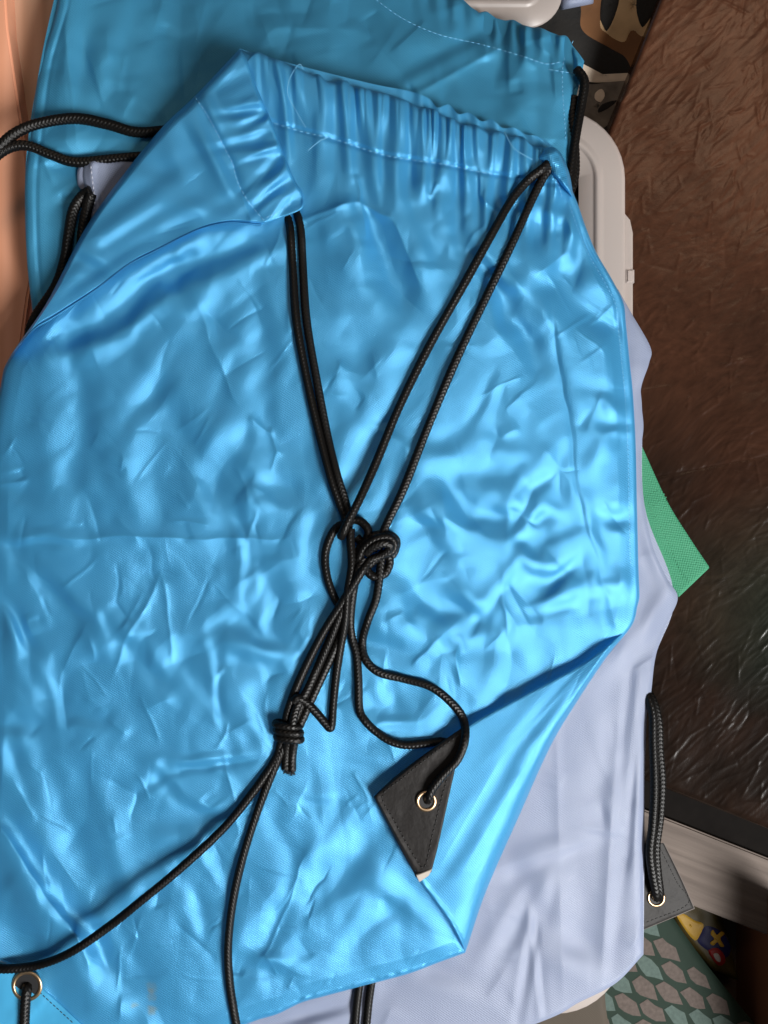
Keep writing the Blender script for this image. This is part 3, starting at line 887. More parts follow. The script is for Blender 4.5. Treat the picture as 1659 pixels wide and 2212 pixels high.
def eyelet(parent, cx, cy, zc, ro, ri, nx=0.0, ny=0.0):
    """a rolled metal eyelet with a black disc painted as its shaded hole"""
    e = bpy.data.objects.new('eyelet', None)
    n = 40; prof = [(ri - .5, -4), (ri, 1.5), (ri + .25 * (ro - ri), 3.6), (ri + .6 * (ro - ri), 3.8), (ro - .5, 2.2), (ro, -.5)]
    V = []; F = []
    for k in range(n):
        a = 2 * math.pi * k / n
        for (r, h) in prof:
            dx, dy = r * math.cos(a), r * math.sin(a)
            V.append(tuple(P(cx + dx, cy + dy, zc + h + nx * dx + ny * dy)))
    m = len(prof)
    for k in range(n):
        k2 = (k + 1) % n
        for i in range(m - 1):
            F.append((k * m + i, k * m + i + 1, k2 * m + i + 1, k2 * m + i))
    ring = mesh_obj('eyelet', V, F, M['brass'], parent)
    V = [tuple(P(cx + ri * math.cos(2 * math.pi * k / n), cy + ri * math.sin(2 * math.pi * k / n), zc + .9)) for k in range(n)]
    mesh_obj('hole', V, [tuple(range(n))[::-1]], M['hole'], ring)  # flat black disc, the shade inside the hole put in as colour
    bpy.data.objects.remove(e)
    return ring


lp = Sheet([(1380, 1822), (1434, 1822)], [(1380, 2012), (1499, 1962)], [(1380, 1822), (1380, 2012)], [(1434, 1822), (1472, 1900), (1499, 1962)], 40, 60)
lp.Z = -86 + 2.0 * vnoise(lp.X / 40, lp.Y / 40, 3) - .10 * (lp.X - 1400)
lp.round_edge(lp.dr, 5, 3); lp.round_edge(lp.db, 5, 3)
lpo = lp.build('leather_patch', M['leather'], wb)
lpb = Sheet([(1380, 1820), (1435, 1821)], [(1380, 2013), (1501, 1963)], [(1380, 1820), (1380, 2013)], [(1435, 1821), (1473.5, 1900), (1501, 1963)], 12, 12)
lpb.Z = -91 - .10 * (lpb.X - 1400)
M['leather_edge'] = plain('grey_leather_edge', (.10, .085, .078), rough=.8)
lpb.build('patch_backing', M['leather_edge'], lpo)
stitches('stitching', [(1426, 1832), (1462, 1905), (1486, 1952), (1392, 1994)], lp.zat, M['thread_black'], lpo, dash=7)
eyelet(lpo, 1418, 1940, -86, 20, 14)

# ------------------------------------------------------------------ green fabric tab
M['green'] = fabric('green_webbing', (.065, .32, .18), (.035, .19, .10), rough=.6, spec=.25, weave=6.5, bump=1.0, weave_mix=.6)
gt = Sheet([(1340, 900), (1393, 985)], [(1340, 1300), (1466, 1289)], [(1340, 900), (1340, 1300)], [(1393, 985), (1412, 1030), (1450, 1098), (1490, 1165), (1532, 1226)], 60, 90)
gt = Sheet([(1350, 900), (1380, 950), (1440, 1080), (1490, 1162), (1533, 1226)], [(1290, 1000), (1340, 1100), (1405, 1200), (1466, 1290)], [(1350, 900), (1290, 1000)], [(1533, 1226), (1466, 1290)], 110, 40)
gt.Z = -84 + 2 * vnoise(gt.X / 50, gt.Y / 50, 4) + 1.0 * (gt.dr < 3) - .05 * (gt.X - 1400)
for dd in (gt.dt, gt.dr, gt.db):
    gt.round_edge(dd, 5, 4)
gt.Z -= 2.0 * np.exp(-((gt.db - 34) / 3)**2)
gto = gt.build('green_strap_end', M['green'], None, .6)
tag(gto, 'green woven strap end poking out from under the white bag', 'strap')
M['thread_green'] = plain('green_thread', (.05, .26, .14), rough=.7)
for ln in ([(1392, 1075), (1440, 1165), (1478, 1255)], [(1398, 1072), (1425, 1060), (1440, 1085), (1412, 1118), (1400, 1085)], [(1405, 1100), (1432, 1075)]):
    stitches('stitching', ln, gt.zat, M['thread_green'], gto, dash=5, gap=3, r=1.2)

# ------------------------------------------------------------------ the knotted blue bag
bag = thing('drawstring_bag', 'bright blue satin drawstring bag on top with knotted black cords and two folded corners', 'bag', (690, 1150, -16), 'drawstring bags')
del bag['group']; del bag2['group']; del wb['group']

FE = [
    (800, 560, 66, 75, 22, 1.1), (870, 560, 66, 110, 30, -.8), (712, 520, 90, 60, 30, -.5), (950, 411, 150, 40, 15, .9), (883, 398, 80, 40, 14, .7), (1200, 485, 28, 60, 16, 1.0),
    (1172, 448, 28, 60, 16, -.5), (1215, 568, -32, 70, 20, 1.1), (1150, 535, 40, 50, 18, -.7), (1092, 609, 38, 45, 12, 1.0), (1110, 640, 50, 90, 20, -.8), (1165, 720, 70, 100, 26, -.7),
    (1287, 632, 40, 60, 30, .8), (1300, 705, 50, 50, 24, .6), (1328, 800, 75, 70, 22, .8), (1335, 868, 8, 34, 12, -.9), (1341, 922, 8, 26, 9, -1.1), (1300, 925, 60, 50, 18, .5), (1320, 975, 100, 50, 20, .6),
    (1105, 720, 70, 70, 24, .5), (1063, 1005, 15, 60, 24, .6), (1049, 870, 110, 40, 9, -.6), (950, 966, 20, 36, 20, -1.0), (848, 941, 32, 28, 8, -.9), (779, 968, -45, 70, 16, .7), (829, 865, -60, 90, 24, .5),
    (758, 816, 40, 40, 22, -.5), (928, 560, 75, 50, 16, .6), (980, 480, 65, 60, 16, .7), (1020, 520, 60, 60, 14, -.6), (1063, 1081, 20, 50, 15, 1.1), (1153, 1036, -50, 40, 12, 1.0), (928, 1130, 14, 36, 12, 1.1), (973, 1062, 42, 50, 22, -.9),
    (1189, 1085, 40, 36, 14, -.6), (1090, 1112, 20, 36, 12, 1.1), (1147, 1141, 128, 36, 12, 1.0), (1080, 1158, 28, 66, 16, -.9), (1199, 1148, 0, 36, 13, -.8), (990, 1122, 48, 60, 20, -.8), (962, 1180, 46, 46, 13, 1.0),
    (1182, 1225, -15, 40, 18, 1.1), (1192, 1263, -38, 36, 11, -.9), (1001, 1294, 48, 32, 20, 1.0), (905, 1310, 46, 105, 28, -1.0), (1050, 1310, -45, 90, 10, .7), (829, 1360, 30, 40, 22, .9), (898, 1334, 62, 28, 8, .7),
    (1220, 1298, -20, 34, 13, .9), (1345, 1278, -10, 40, 16, 1.1), (1345, 1089, -14, 36, 16, 1.0), (1350, 1130, 0, 30, 14, -.5), (1044, 1395, 10, 28, 11, .8), (898, 1482, 20, 30, 14, .6), (825, 1498, 60, 26, 12, .7), (808, 1540, 20, 32, 18, -.8),
    (863, 1573, 0, 50, 13, .6), (1130, 1360, 75, 60, 18, .4), (1260, 1200, 78, 120, 14, -.5), (1285, 1180, 80, 120, 14, .5),
    (400, 562, -25, 95, 18, 1.2), (400, 612, -27, 150, 18, -1.1), (300, 665, -28, 120, 18, -.6), (172, 739, -18, 60, 18, -.8), (138, 880, 86, 170, 26, .5), (180, 880, 86, 170, 20, -.4), (305, 827, -52, 60, 16, .5), (330, 850, -52, 60, 14, -.4),
    (447, 955, 52, 130, 24, -.7), (494, 941, -40, 60, 22, .6), (447, 1074, 58, 50, 18, .5), (580, 1066, 15, 50, 14, -.9), (529, 1096, 80, 36, 12, -.5), (107, 1167, -6, 32, 8, 1.1), (40, 1170, 22, 40, 11, 1.0), (20, 1090, 5, 40, 16, -.6),
    (522, 1210, 85, 60, 8, .7), (550, 800, 84, 100, 16, .4), (590, 760, 84, 90, 14, -.4), (520, 760, -50, 60, 16, .5), (310, 1010, 85, 90, 26, .5), (245, 1020, 70, 70, 20, -.4), (600, 960, 60, 60, 16, .4), (640, 1060, 60, 60, 16, -.4),
    (30, 1345, 50, 52, 14, 1.0), (12, 1400, 70, 50, 14, -.7), (130, 1268, 45, 80, 13, .9), (180, 1345, 70, 60, 20, -.7), (318, 1330, 50, 56, 34, .5), (290, 1395, 52, 60, 12, -.9), (292, 1450, 40, 40, 16, -.7), (172, 1551, 15, 50, 20, -.8),
    (198, 1607, 10, 40, 16, -.6), (258, 1422, 40, 40, 18, .7), (440, 1507, 52, 56, 12, .8), (464, 1448, 88, 100, 9, .6), (529, 1379, 12, 42, 18, -.8), (540, 1428, 20, 36, 18, .6), (430, 1640, -8, 56, 9, 1.2), (478, 1660, 52, 30, 8, .8),
    (318, 1669, -30, 22, 8, .9), (357, 1689, 45, 36, 10, .7), (13, 1641, 70, 34, 14, 1.0), (21, 1577, 20, 40, 16, -.7), (451, 1750, 20, 30, 12, .9), (365, 1795, 10, 60, 22, -.5), (60, 1480, 80, 90, 20, .5), (110, 1420, 80, 90, 18, .5),
    (35, 1950, 52, 120, 34, -1.0), (105, 1925, 52, 120, 20, 1.1), (200, 2092, 50, 90, 30, .9), (461, 1854, 62, 30, 9, .8), (278, 2068, 60, 50, 16, .6), (595, 2018, -60, 60, 16, -.6), (560, 1990, -60, 60, 14, .5), (744, 1844, -50, 100, 24, .6),
    (595, 2092, 20, 40, 16, .8), (690, 1950, -50, 90, 22, -.5), (780, 1990, -55, 80, 18, .5), (120, 1780, 70, 90, 26, .5), (220, 1850, 60, 90, 20, -.5), (200, 1720, 80, 60, 18, -.4), (560, 1560, 70, 50, 14, .4), (800, 1650, 20, 50, 14, .4),
    (690, 1720, 15, 40, 12, .5), (420, 1980, 70, 60, 14, .6), (640, 1800, 70, 60, 18, -.4), (850, 1960, 40, 60, 14, .6), (880, 1930, 40, 50, 12, -.5), (660, 1160, 80, 60, 16, .5), (600, 1250, 70, 60, 18, -.5), (570, 1300, 70, 70, 12, .5),
]
CR = [(1188, 663, 1262, 1150, -5, 10), (1262, 1150, 1325, 1340, -5, 10), (421, 657, 516, 872, 3, 8), (60, 1164, 620, 1160, 4, 10), (1090, 1240, 1094, 1372, 3, 6), (1103, 1265, 1148, 1370, 3, 5), (1110, 1262, 1170, 1345, -3, 6),
      (985, 1400, 1000, 1480, 3.5, 6), (720, 455, 775, 440, 5, 9), (640, 490, 745, 445, 6, 12), (770, 380, 775, 445, 5, 8), (775, 445, 850, 470, 6, 12), (775, 445, 790, 520, 5, 10), (850, 470, 910, 620, 5, 14),
      (950, 400, 935, 430, 5, 6), (1035, 370, 1030, 420, 6, 7), (1030, 420, 1090, 470, 5, 7), (590, 920, 602, 980, 4, 6), (540, 905, 590, 930, 3, 6), (245, 1440, 340, 1250, 3, 7), (345, 1250, 370, 1420, 3, 7),
      (0, 1795, 140, 1985, 6, 12), (140, 1985, 190, 2090, 5, 12), (475, 1625, 520, 1790, 2.5, 6), (660, 1860, 560, 2080, 2.5, 8), (1215, 600, 1330, 690, 3, 8), (1160, 590, 1230, 545, 4, 8), (1280, 690, 1330, 650, 2.5, 6), (0, 1055, 60, 1045, 3, 6)]
for k in range(260):
    cx, cy = rng.uniform(20, 1350), rng.uniform(430, 2150)
    a = math.radians(rng.choice([60, 80, 95, 110, 45, 130, 10, -30]) + rng.normal(0, 9))
    ln = rng.uniform(25, 95)
    CR.append((cx, cy, cx + ln * math.cos(a), cy + ln * math.sin(a), float(rng.choice([-1, 1]) * rng.uniform(.6, 2.1)), float(rng.uniform(2.0, 4.2))))
TOPX = [518, 560, 640, 740, 840, 930, 1010, 1100, 1190, 1215]
TOPY = [105, 118, 150, 180, 205, 240, 270, 292, 322, 345]


FOLDS = random_folds(170, 0, 1370, 400, 2180, 1.2, 4.6, [55, 75, 90, 110, 130, -35, 10, 45], 5)


def sag(x):
    # the bag falls away towards its right-hand side
    return -40 * np.clip((np.asarray(x, float) - 800) / 600, 0, 1.2)**2


def h_body(x, y):
    x = np.asarray(x, float); y = np.asarray(y, float)
    qx = x + 17 * vnoise(x / 85, y / 85, 101) + 4 * vnoise(x / 34, y / 34, 102)
    qy = y + 17 * vnoise(x / 85, y / 85, 103) + 4 * vnoise(x / 34, y / 34, 104)
    z = features(qx, qy, [(a, b, c, d * 1.15, e * 1.3, f) for a, b, c, d, e, f in FE], .54) + 1.3 * creases(x + .5 * (qx - x), y + .5 * (qy - y), CR) + crumple(x, y, 1.6, 3) + nylon(x, y, .72, 200)
    z += folds(x + 7 * vnoise(x / 40, y / 40, 105), y + 7 * vnoise(x / 40, y / 40, 106), FOLDS)
    z += 5 * vnoise(x / 260, y / 300, 60)
    # gathers hanging from the drawstring hem
    d = (y - np.interp(x, TOPX, TOPY)) * .94
    ph = (x - 540) / 3.7 + .0042 * np.clip(x - 700, 0, 999)**1.5 + 3.6 * vnoise(x / 38, y / 240, 14) + 1.2 * vnoise(x / 16, y / 160, 16) + .004 * d * (x - 880) / 30
    on = np.clip((x - 540) / 60, 0, 1) * np.clip((1290 - x) / 60, 0, 1)
    amp = .6 + .6 * vnoise(x / 45, y * 0, 15)
    g = (np.abs(np.sin(ph / 2)) * 2 - 1.3) * np.exp(-(np.clip(d, 0, 999) / 62)**2) * 5.5 * amp
    g += np.sin(ph * .47 + 1) * np.exp(-(np.clip(d, 0, 999) / 85)**2) * 5.5
    g += np.sin(ph * .33 + 2 + .6 * vnoise(x / 90, y / 140, 19)) * np.exp(-((d - 120) / 80)**2) * 6.5
    z += g * on
    z += 7 * np.exp(-((d - 40) / 36)**2) * on
    # hem seam
    hx = [560, 590, 720, 830, 960, 1035, 1120, 1240]; hy = [250, 265, 300, 335, 355, 371, 385, 402]
    z -= 5.0 * np.exp(-((y - np.interp(x, hx, hy)) / 6)**2) * np.clip((x - 560) / 30, 0, 1) * np.clip((1240 - x) / 30, 0, 1)
    z = z + 12
    return np.where(z < -2, -2 - 10 * (1 - np.exp(np.minimum(z + 2, 0) / 10)), z) + sag(x)


top = [(518, 105), (540, 116), (560, 112), (580, 124), (602, 126), (622, 140), (645, 146), (668, 158), (692, 160), (716, 174), (742, 176), (762, 188), (786, 188), (806, 200), (832, 200), (856, 214), (882, 218), (905, 232), (932, 236),
       (955, 250), (980, 254), (1003, 268), (1030, 270), (1056, 284), (1082, 282), (1105, 294), (1130, 298), (1152, 312), (1172, 318), (1192, 322), (1205, 330)]
right = [(1205, 330), (1222, 350), (1236, 410), (1248, 440), (1266, 492), (1288, 545), (1320, 600), (1346, 652), (1352, 700), (1360, 780), (1367, 850), (1373, 960), (1376, 1100), (1379, 1220), (1381, 1275), (1381, 1292), (1377, 1308), (1364, 1352),
         (1310, 1420), (1250, 1510), (1190, 1610), (1120, 1765), (1050, 1925), (1005, 2058)]
bottom = [(-60, 2380), (120, 2330), (330, 2280), (440, 2246), (522, 2216), (560, 2202), (600, 2190), (650, 2166), (700, 2152), (790, 2128), (880, 2104), (950, 2078), (1005, 2058)]
left = [(518, 105), (420, 208), (350, 275), (260, 385), (180, 500), (100, 655), (22, 770), (2, 830), (-20, 1000), (-30, 1500), (-60, 2380)]
top = [top[0]] + [(a + rng.uniform(-5, 5), b + rng.uniform(-4, 4)) for a, b in top[1:-1]] + [top[-1]]
body = Sheet(top, bottom, left, right, 470, 720)
z = h_body(body.X, body.Y)
body.Z = (z - sag(body.X)) * np.clip(np.minimum(np.minimum(body.dl, body.dr), body.db) / 40, .25, 1) + sag(body.X)
body.round_edge(body.dl, 26, 20); body.round_edge(body.db, 12, 12); body.round_edge(body.dt, 14, 12)
body.round_edge(body.dr, 9, 10)
low = np.clip((body.Y - 1300) / 60, 0, 1)
body.Z += (1 - low) * 2.4 * (np.exp(-((body.dr - 8) / 5)**2) - 1.1 * np.exp(-((body.dr - 19) / 5)**2)) * np.clip((body.Y - 400) / 50, 0, 1) * (.25 + .75 * np.clip((760 - body.Y) / 120, 0, 1))
body.Z += 3.0 * np.exp(-((body.db - 6) / 5)**2) * (.4 + vnoise(body.X / 14, body.Y / 14, 33))
body.build('front_panel', M['blue'], bag, .16)
btop = [(518, 105), (640, 140), (800, 180), (880, 196), (925, 212), (945, 232), (970, 226), (990, 246), (1015, 244), (1040, 262), (1062, 258), (1085, 276), (1112, 276), (1135, 290), (1160, 294), (1185, 308), (1205, 330)]
bb = Sheet(btop, bottom, left, right, 220, 120)
bb.Z = -17 + sag(bb.X)
bb.Z += 5 * np.sin(bb.X / 6.5) * np.exp(-(bb.dt / 40)**2) * np.clip((bb.X - 840) / 60, 0, 1)
bb.build('back_panel', M['blue'], bag, .03)

# upper-left corner folded over
A_, B_, C_, E_ = (518, 105), (655, 432), (560, 488), (22, 770)
f1 = Sheet([A_, (536, 135), (552, 182), (574, 232), (592, 275), (612, 330), (628, 368), (640, 395), (652, 412), B_],
           [E_, (70, 716), (112, 690), (200, 632), (270, 578), (330, 546), (420, 500), (480, 484), (520, 484), C_],
           [A_, (420, 208), (350, 275), (260, 385), (180, 500), (100, 655), E_], [B_, (650, 452), (610, 470), C_], 300, 260)
x, y = f1.X, f1.Y
z = 31 + .35 * features(x, y, FE, .3)
FF1 = [(480, 170, -25, 60, 16, .6), (470, 240, 60, 40, 14, .5), (450, 250, 70, 40, 10, -.6), (540, 230, -10, 40, 9, 1.0), (535, 250, -5, 40, 9, -.8), (545, 292, -15, 50, 9, 1.0), (560, 315, -10, 50, 9, -.9), (560, 335, -20, 40, 8, .8),
       (590, 375, -35, 50, 9, -1.0), (600, 400, -35, 60, 9, 1.0), (585, 425, -45, 50, 8, -.8), (615, 440, -50, 40, 9, .9), (500, 400, 60, 40, 14, .6), (470, 330, 65, 50, 14, .7), (440, 330, 60, 50, 12, -.6), (400, 350, 70, 60, 20, .5), (340, 380, 20, 70, 20, -.5),
       (430, 440, 15, 60, 18, -.5), (380, 480, -25, 100, 16, .4), (190, 560, 30, 36, 14, 1.1), (150, 590, -50, 60, 14, -.4), (260, 500, -30, 80, 16, .5), (300, 430, -35, 90, 18, -.4), (510, 130, -40, 30, 10, .6), (220, 590, -35, 90, 12, -.4)]
z += features(x, y, FF1, .75) + nylon(x, y, .45, 300) + folds(x, y, random_folds(40, 30, 620, 130, 740, .8, 2.6, [-35, -50, 10, 60], 8))
sA = f1.u * 355                      # along the gathered opening
depth = f1.dt                        # distance from the opening edge
z += (np.sin(sA / 8.0 + 2.0 * vnoise(x / 40, y / 40, 6)) * 4.6 + np.sin(sA / 14.5 + 1) * 5.6) * np.exp(-(depth / 60)**2) * np.clip((sA - 60) / 80, 0, 1)
f1.Z = z
f1.round_edge(f1.dl, 22, 38)
f1.round_edge(f1.dt, 10, 16)
f1.round_edge(f1.dr, 12, 8)
f1.Z += 4.0 * np.exp(-((f1.db - 5) / 4)**2) - 4.0 * np.exp(-((f1.db - 14) / 4)**2)
f1.round_edge(f1.db, 6, 12)
hemd = 118
f1.Z -= 3.5 * np.exp(-((depth - hemd * (1 - .25 * f1.u)) / 5)**2) * np.clip((.95 - f1.u) / .1, 0, 1) * 0
f1.Z += creases(x, y, [(420, 210, 470, 290, -4, 5), (470, 290, 502, 352, -4, 5), (502, 352, 525, 425, -4, 5), (525, 425, 565, 470, -4, 5), (520, 420, 545, 482, 5, 8)])
# keep the fold over the panel below it
f1.build('folded_corner', M['blue'], bag, .27)
stitches('stitching', [(420, 208), (446, 246), (470, 290), (490, 330), (502, 352), (512, 390), (530, 425), (552, 455), (572, 478)], f1.zat, M['thread_blue'], bag)
stitches('stitching', [(575, 470), (600, 458), (628, 440)], f1.zat, M['thread_blue'], bag, dash=6)
stitches('stitching', [(592, 266), (650, 284), (720, 300), (775, 318), (830, 335), (900, 347), (960, 355), (1035, 371), (1075, 378)], body.zat, M['thread_blue'], bag, dash=11, gap=3)
stitches('stitching', [(1170, 330), (1190, 355), (1205, 395), (1215, 430)], body.zat, M['thread_blue'], bag, dash=6)

stitches('stitching', [(a - 17, b + 4) for a, b in right[3:14]], body.zat, M['thread_blue'], bag, dash=7, gap=3, r=.7)

# the channel end the right-hand cord comes out of
tb = Sheet([(1160, 340), (1176, 322), (1196, 318), (1212, 330)], [(1188, 372), (1206, 392), (1222, 410), (1240, 432)], [(1160, 340), (1176, 350), (1188, 372)], [(1212, 330), (1230, 375), (1240, 432)], 50, 40)
tb.Z = 30 + sag(tb.X) + 14 * np.sin(math.pi * tb.u) + 3 * vnoise(tb.X / 14, tb.Y / 14, 5)
for dd, d_ in ((tb.dr, 34), (tb.dt, 26), (tb.db, 30)):
    tb.round_edge(dd, 16, d_)
tb.build('channel_end', M['blue'], bag, 1.0)
VV = [tuple(P(1172 + 15 * math.cos(a), 362 + 12 * math.sin(a), 17 + float(sag(1172)))) for a in np.linspace(0, 2 * math.pi, 24, endpoint=False)]
mesh_obj('channel_opening_disc', VV, [tuple(range(24))[::-1]], M['hole'], bag)  # no real opening: a black disc paints the shaded mouth of the channel

# lower-right corner folded up
f2 = Sheet([(1364, 1352), (1300, 1402), (1240, 1442), (1130, 1500), (1010, 1566), (900, 1642), (805, 1720)],
           [(1364, 1352), (1310, 1420), (1250, 1510), (1190, 1610), (1120, 1765), (1050, 1925), (1005, 2058)],
           [(1364, 1352)], [(805, 1720), (850, 1806), (905, 1902), (940, 1950), (975, 2000), (1005, 2058)], 260, 200)
x, y = f2.X, f2.Y
lift = np.sin(np.clip((f2.u - .02) / .98, 0, 1)**.8 * math.pi * .80)
z = 24 + 46 * lift * (.4 + .6 * f2.v) * (1 - f2.v**10)
z += features(x, y, [(1180, 1560, -48, 110, 14, -.5), (1150, 1545, -48, 120, 14, .6), (1050, 1700, -58, 120, 14, .6), (1080, 1715, -58, 120, 16, -.8), (1180, 1630, -10, 26, 14, -.7), (1120, 1640, 30, 50, 16, .5), (1000, 1850, -50, 50, 14, -.5), (990, 1780, -60, 60, 14, .5),
                     (960, 1960, 50, 50, 10, .5), (1010, 1950, -60, 60, 12, .4), (1290, 1440, -45, 60, 10, .5), (1240, 1470, -40, 60, 10, -.4)], .18) + folds(x, y, random_folds(30, 850, 1300, 1420, 2000, .6, 1.8, [-50, -60, -40, 20], 9))
z += creases(x, y, [(1300, 1400, 1080, 1640, 1.2, 9), (1080, 1640, 945, 1880, 1.6, 9), (1130, 1660, 1000, 1880, 1, 7)]) + nylon(x, y, .35, 400)
f2.Z = z
f2.round_edge(f2.dt, 9, 8)
f2.round_edge(f2.db, 16, 34)
f2.Z += 4 * np.exp(-((f2.dr - 6) / 5)**2)
f2.round_edge(f2.dr, 8, 10)
tw = np.clip(f2.dl / 60, 0, 1)
f2.Z = f2.Z * tw + (-8) * (1 - tw) + sag(f2.X)
f2.build('folded_corner', M['blue'], bag, -.12)

# leather corner patch with eyelet
pt_ = Sheet([(806, 1721), (860, 1672), (935, 1616), (992, 1576), (1011, 1565)], [(806, 1721), (850, 1806), (890, 1878), (902, 1896), (932, 1884)],
            [(806, 1721)], [(1011, 1565), (1002, 1600), (985, 1655), (968, 1730), (948, 1820), (932, 1884)], 90, 90)
pt_.Z = np.vectorize(f2.zat)(pt_.X, pt_.Y)
for _ in range(6):
    pz_ = np.pad(pt_.Z, 1, mode='edge')
    pt_.Z = (pz_[:-2, 1:-1] + pz_[2:, 1:-1] + pz_[1:-1, :-2] + pz_[1:-1, 2:]) / 4
pt_.Z = pt_.Z + 4.5 + .8 * vnoise(pt_.X / 25, pt_.Y / 25, 3)
for dd in (pt_.dt, pt_.db, pt_.dr):
    pt_.round_edge(dd, 4, 3)
lo = pt_.build('leather_patch', M['leather'], bag)
zt_ = float(f2.zat(910, 1892)) + 4
tipo = slab_from_poly('patch_backing', [(899, 1891), (912, 1886), (934, 1877), (926, 1892), (906, 1906)], zt_ + 2.5, zt_ - 5, M['leather_back'], lo, bevel=1)
stitches('stitching', [(990, 1588), (930, 1632), (868, 1682), (826, 1720), (850, 1770), (900, 1858), (918, 1870), (935, 1800), (955, 1720), (972, 1660)], pt_.zat, M['thread_black'], lo, dash=8, gap=3, r=1.3)
ez = pt_.zat(921, 1731)
eyelet(lo, 921, 1731, ez, 23, 15)

# lower-left corner: eyelet set in a doubled blue patch
bp_ = Sheet([(-40, 2056), (20, 2078), (60, 2106), (110, 2150), (170, 2205), (240, 2270)], [(-60, 2400), (100, 2400), (240, 2275)], [(-40, 2056), (-60, 2400)], [(240, 2270), (240, 2275)], 60, 60)
bp_.Z = np.vectorize(body.zat)(bp_.X, np.minimum(bp_.Y, 2300)) + 4.0 + 1.2 * vnoise(bp_.X / 40, bp_.Y / 40, 12)
bp_.round_edge(bp_.dt, 6, 4.5)
M['blue_gloss'] = fabric('blue_coated_patch', (.07, .40, .68), (.05, .33, .60), rough=.22, spec=.8, bump=.1, weave_mix=.1)
cpz = bp_.build('corner_patch', M['blue_gloss'], bag)
stitches('stitching', [(30, 2100), (70, 2130), (110, 2166), (160, 2212)], bp_.zat, M['thread_black'], cpz, dash=6, gap=4, r=.9)
ez2 = bp_.zat(58, 2130)
eyelet(cpz, 58, 2130, ez2, 34, 25, 0, 0)
M['rust'] = plain('rust_stain', (.20, .17, .06), rough=.6)

# ------------------------------------------------------------------ cords of the knotted bag
SH = [body, f1, f2]
R_ = 8.7


def bcord(name, pts, r=R_, raw=False, par=None, sheets=None, **kw):
    q = zpath(pts, sheets or SH, r) if not raw else pts
    return cord(name, q, r, par or bag, M['cord'], **kw)


bcord('drawstring', [(600, 405, -26), (612, 440, -22), (624, 478, -8), (628, 510), (632, 570), (640, 690, 2), (662, 815, 2), (688, 930, 4), (714, 1030, 8), (734, 1088, 10), (745, 1118, 8), (742, 1140, 4), (732, 1150, 2)], sheets=[body])
bcord('drawstring', [(626, 405, -26), (634, 440, -22), (646, 476, -8), (651, 510), (654, 570), (662, 690, 2), (684, 820, 2), (706, 935, 4), (728, 1025, 8), (745, 1080, 10), (752, 1110, 10), (750, 1135, 8)], phase=.7, sheets=[body])
bcord('drawstring', [(1190, 348, 6), (1170, 366, 4), (1140, 390, 3), (1105, 432, 4), (1060, 510, 4), (1000, 618, 4), (925, 752, 4), (862, 880, 6), (812, 1000, 12), (776, 1080, 22), (752, 1126, 28), (742, 1148, 24), (736, 1160, 12)], r=9.0)
bcord('drawstring', [(1196, 356, 4), (1178, 376, 3), (1152, 425, 3), (1108, 522, 3), (1050, 642, 3), (982, 785, 4), (922, 928, 5), (872, 1055, 6), (838, 1126, 10), (824, 1160, 14), (818, 1185, 10)], r=9.0, phase=.5)
bcord('drawstring', [(750, 1150, 14), (738, 1134, 4), (718, 1152), (703, 1195), (706, 1243), (722, 1290), (740, 1318, 2)])
bcord('drawstring', [(752, 1140, 2), (757, 1126, 3), (774, 1124, 4), (790, 1136, 8), (796, 1152, 12), (790, 1170, 12)])
# the big knot
bcord('knot', [(772, 1218, 10), (784, 1186, 20), (808, 1166, 27), (838, 1160, 27), (852, 1172, 22), (848, 1190, 18), (826, 1200, 20), (800, 1210, 18), (782, 1228, 10)])
bcord('knot', [(766, 1206, 6), (782, 1178, 10), (806, 1158, 12), (836, 1154, 12), (856, 1168, 6), (850, 1196, 2), (834, 1206, 4)], phase=.4)
bcord('knot', [(790, 1196, 18), (806, 1182, 30), (826, 1174, 33), (842, 1178, 28), (836, 1192, 22), (812, 1208, 18), (796, 1222, 14)], phase=.9)
bcord('knot', [(786, 1218, 8), (797, 1238, 6), (812, 1246, 4), (832, 1238, 4), (842, 1214, 6), (836, 1196, 8)], phase=.2)
bcord('knot', [(770, 1160, 2), (784, 1174, 4), (800, 1180, 8), (816, 1184, 10)], phase=.2)
# strands that leave it
bcord('drawstring', [(758, 1142, 10), (757, 1165, 12), (760, 1220, 14), (751, 1280, 17), (746, 1340, 13), (735, 1400, 4), (726, 1460), (720, 1520), (717, 1562), (713, 1573, 1), (704, 1564), (684, 1540, 2), (662, 1518, 8), (644, 1508, 16), (634, 1516, 14)])
bcord('drawstring', [(786, 1205, 14), (772, 1236, 16), (762, 1285, 10), (757, 1340, 6), (760, 1375, 3), (770, 1414), (774, 1470), (776, 1530), (788, 1556), (812, 1580), (842, 1600), (875, 1609), (916, 1606), (948, 1602), (966, 1604, -4)], phase=.3, sheets=[body])
bcord('drawstring', [(830, 1190, 10), (824, 1206, 12), (819, 1250, 5), (812, 1295), (795, 1340), (783, 1385), (789, 1423), (818, 1452), (871, 1466), (931, 1484), (975, 1518, 2), (1000, 1552, 4), (1005, 1594, 6), (989, 1640, 8), (955, 1677, 8), (934, 1704, 8), (926, 1724, 3), (922, 1732, -12)], phase=.6)
bcord('drawstring', [(796, 1214, 18), (778, 1240, 22), (740, 1300, 16), (696, 1370, 6), (650, 1462, 3), (622, 1535, 5), (614, 1580, 4), (606, 1606), (594, 1642), (546, 1712, 4), (480, 1792, 14), (385, 1880, 30), (300, 1950, 38), (240, 1998, 34), (155, 2056, 20), (85, 2084, 10), (10, 2093, 8), (-60, 2086, 8)])
bcord('drawstring', [(782, 1228, 8), (742, 1312, 12), (712, 1385, 6), (672, 1475, 4), (642, 1545, 5), (628, 1585, 6), (614, 1610), (584, 1680), (552, 1765), (522, 1862, 3), (502, 1955, 4), (493, 2045, 4), (496, 2120, 3), (505, 2180, 2), (518, 2250)], phase=.8)
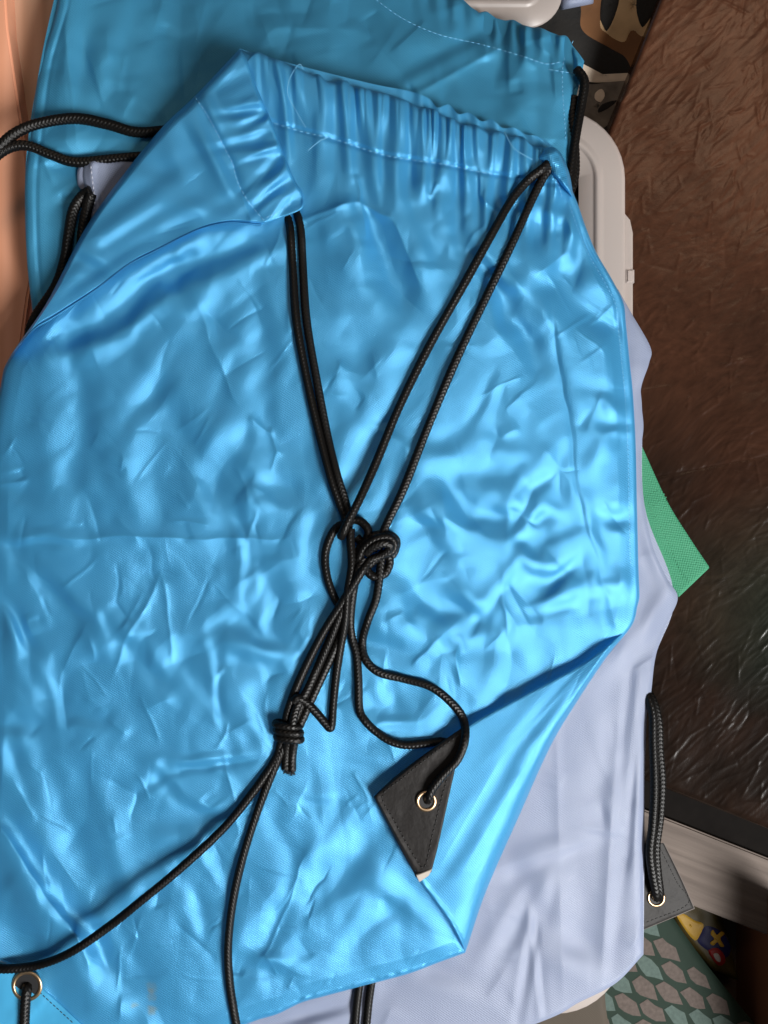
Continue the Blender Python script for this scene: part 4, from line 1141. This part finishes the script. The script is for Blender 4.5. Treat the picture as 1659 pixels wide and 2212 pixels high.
bcord('drawstring', [(752, 1330, 2), (726, 1395), (692, 1470), (660, 1540, 2), (640, 1586, 6), (632, 1630), (631, 1666, 2)], phase=.25, taper=False)
bcord('drawstring', [(738, 1328, -2), (704, 1400), (664, 1490, 8), (640, 1530, 12), (630, 1572, 14), (620, 1610, 3), (618, 1640), (616, 1662, 2)], phase=.5)
# the lower wrap knot
for k, (yy, dx) in enumerate(((1566, 0), (1580, 2), (1594, 3))):
    zc = body.zat(622, yy)
    ring = [(621 + dx + 26 * math.cos(a), yy + 4 * math.sin(a) + 3 * math.cos(a), zc + 11 + 15 * math.sin(a)) for a in np.linspace(0, 2 * math.pi, 14, endpoint=False)]
    cord('knot', [tuple(p) for p in ring], 8.2, bag, M['cord'], closed=True, phase=k * .4)
# frayed ends
VV, FF, base = [], [], 0
for (ex, ey) in ((631, 1664), (617, 1660)):
    zc = body.zat(ex, ey) + 8
    for k in range(26):
        a = rng.uniform(0, 2 * math.pi); rr = rng.uniform(0, 7)
        sx, sz = rr * math.cos(a), rr * math.sin(a)
        q = [(ex + sx, ey - 3, zc + sz), (ex + sx * 1.2 + rng.normal(0, 1), ey + 4, zc + sz), (ex + sx * 1.3 + rng.normal(0, 2), ey + rng.uniform(6, 13), zc + sz)]
        V, F, T = tube_mesh(q, .8, seg=5, step=3, braid=False)
        VV.append(V); FF += [tuple(int(v) + base for v in f) for f in F] + [tuple(int(v) + base for v in f) for f in T]; base += len(V)
mesh_obj('frayed_end', np.vstack(VV), FF, M['cord'], bag)
# cord through the lower-left eyelet
cord('drawstring', [(60, 2126, ez2 - 6), (58, 2138, ez2 + 6), (55, 2165, ez2 + 10), (53, 2200, ez2 + 10), (52, 2260, ez2 + 9)], 10, bag, M['cord'])
# cord ends on the white bag, below
for pts, kn in (([(779, 2108), (776, 2130), (770, 2180), (764, 2260)], (780, 2112)), ([(808, 2094), (803, 2120), (796, 2170), (788, 2260)], (807, 2092))):
    cord('drawstring', zpath(pts, [ws], 9), 8.6, wb, M['cord'])
    zc = ws.zat(*kn) + 9
    cord('knot', [(kn[0] + 10 * math.cos(a), kn[1] + 4 * math.sin(a), zc + 9 * math.sin(a)) for a in np.linspace(0, 2 * math.pi, 10, endpoint=False)], 6.5, wb, M['cord'], closed=True)

# loose threads
for ln in ([(636, 150, 24), (624, 175, 22), (622, 205, 16), (640, 240, 14), (660, 275, 12)], [(665, 325, 12), (690, 305, 14), (706, 298, 12)], [(638, 148, 20), (648, 138, 16), (655, 150, 10)],
           [(1090, 285, 20), (1110, 320, 24), (1150, 345, 20)]):
    ln = [(a, b, c + 16) for a, b, c in ln]
    V, F, T = tube_mesh(ln, .55, seg=6, step=4, braid=False)
    mesh_obj('loose_thread', V, [tuple(map(int, f)) for f in F] + [tuple(map(int, t)) for t in T], M['thread_blue'], bag)
print('verts', sum(len(o.data.vertices) for o in bpy.data.objects if o.type == 'MESH'))
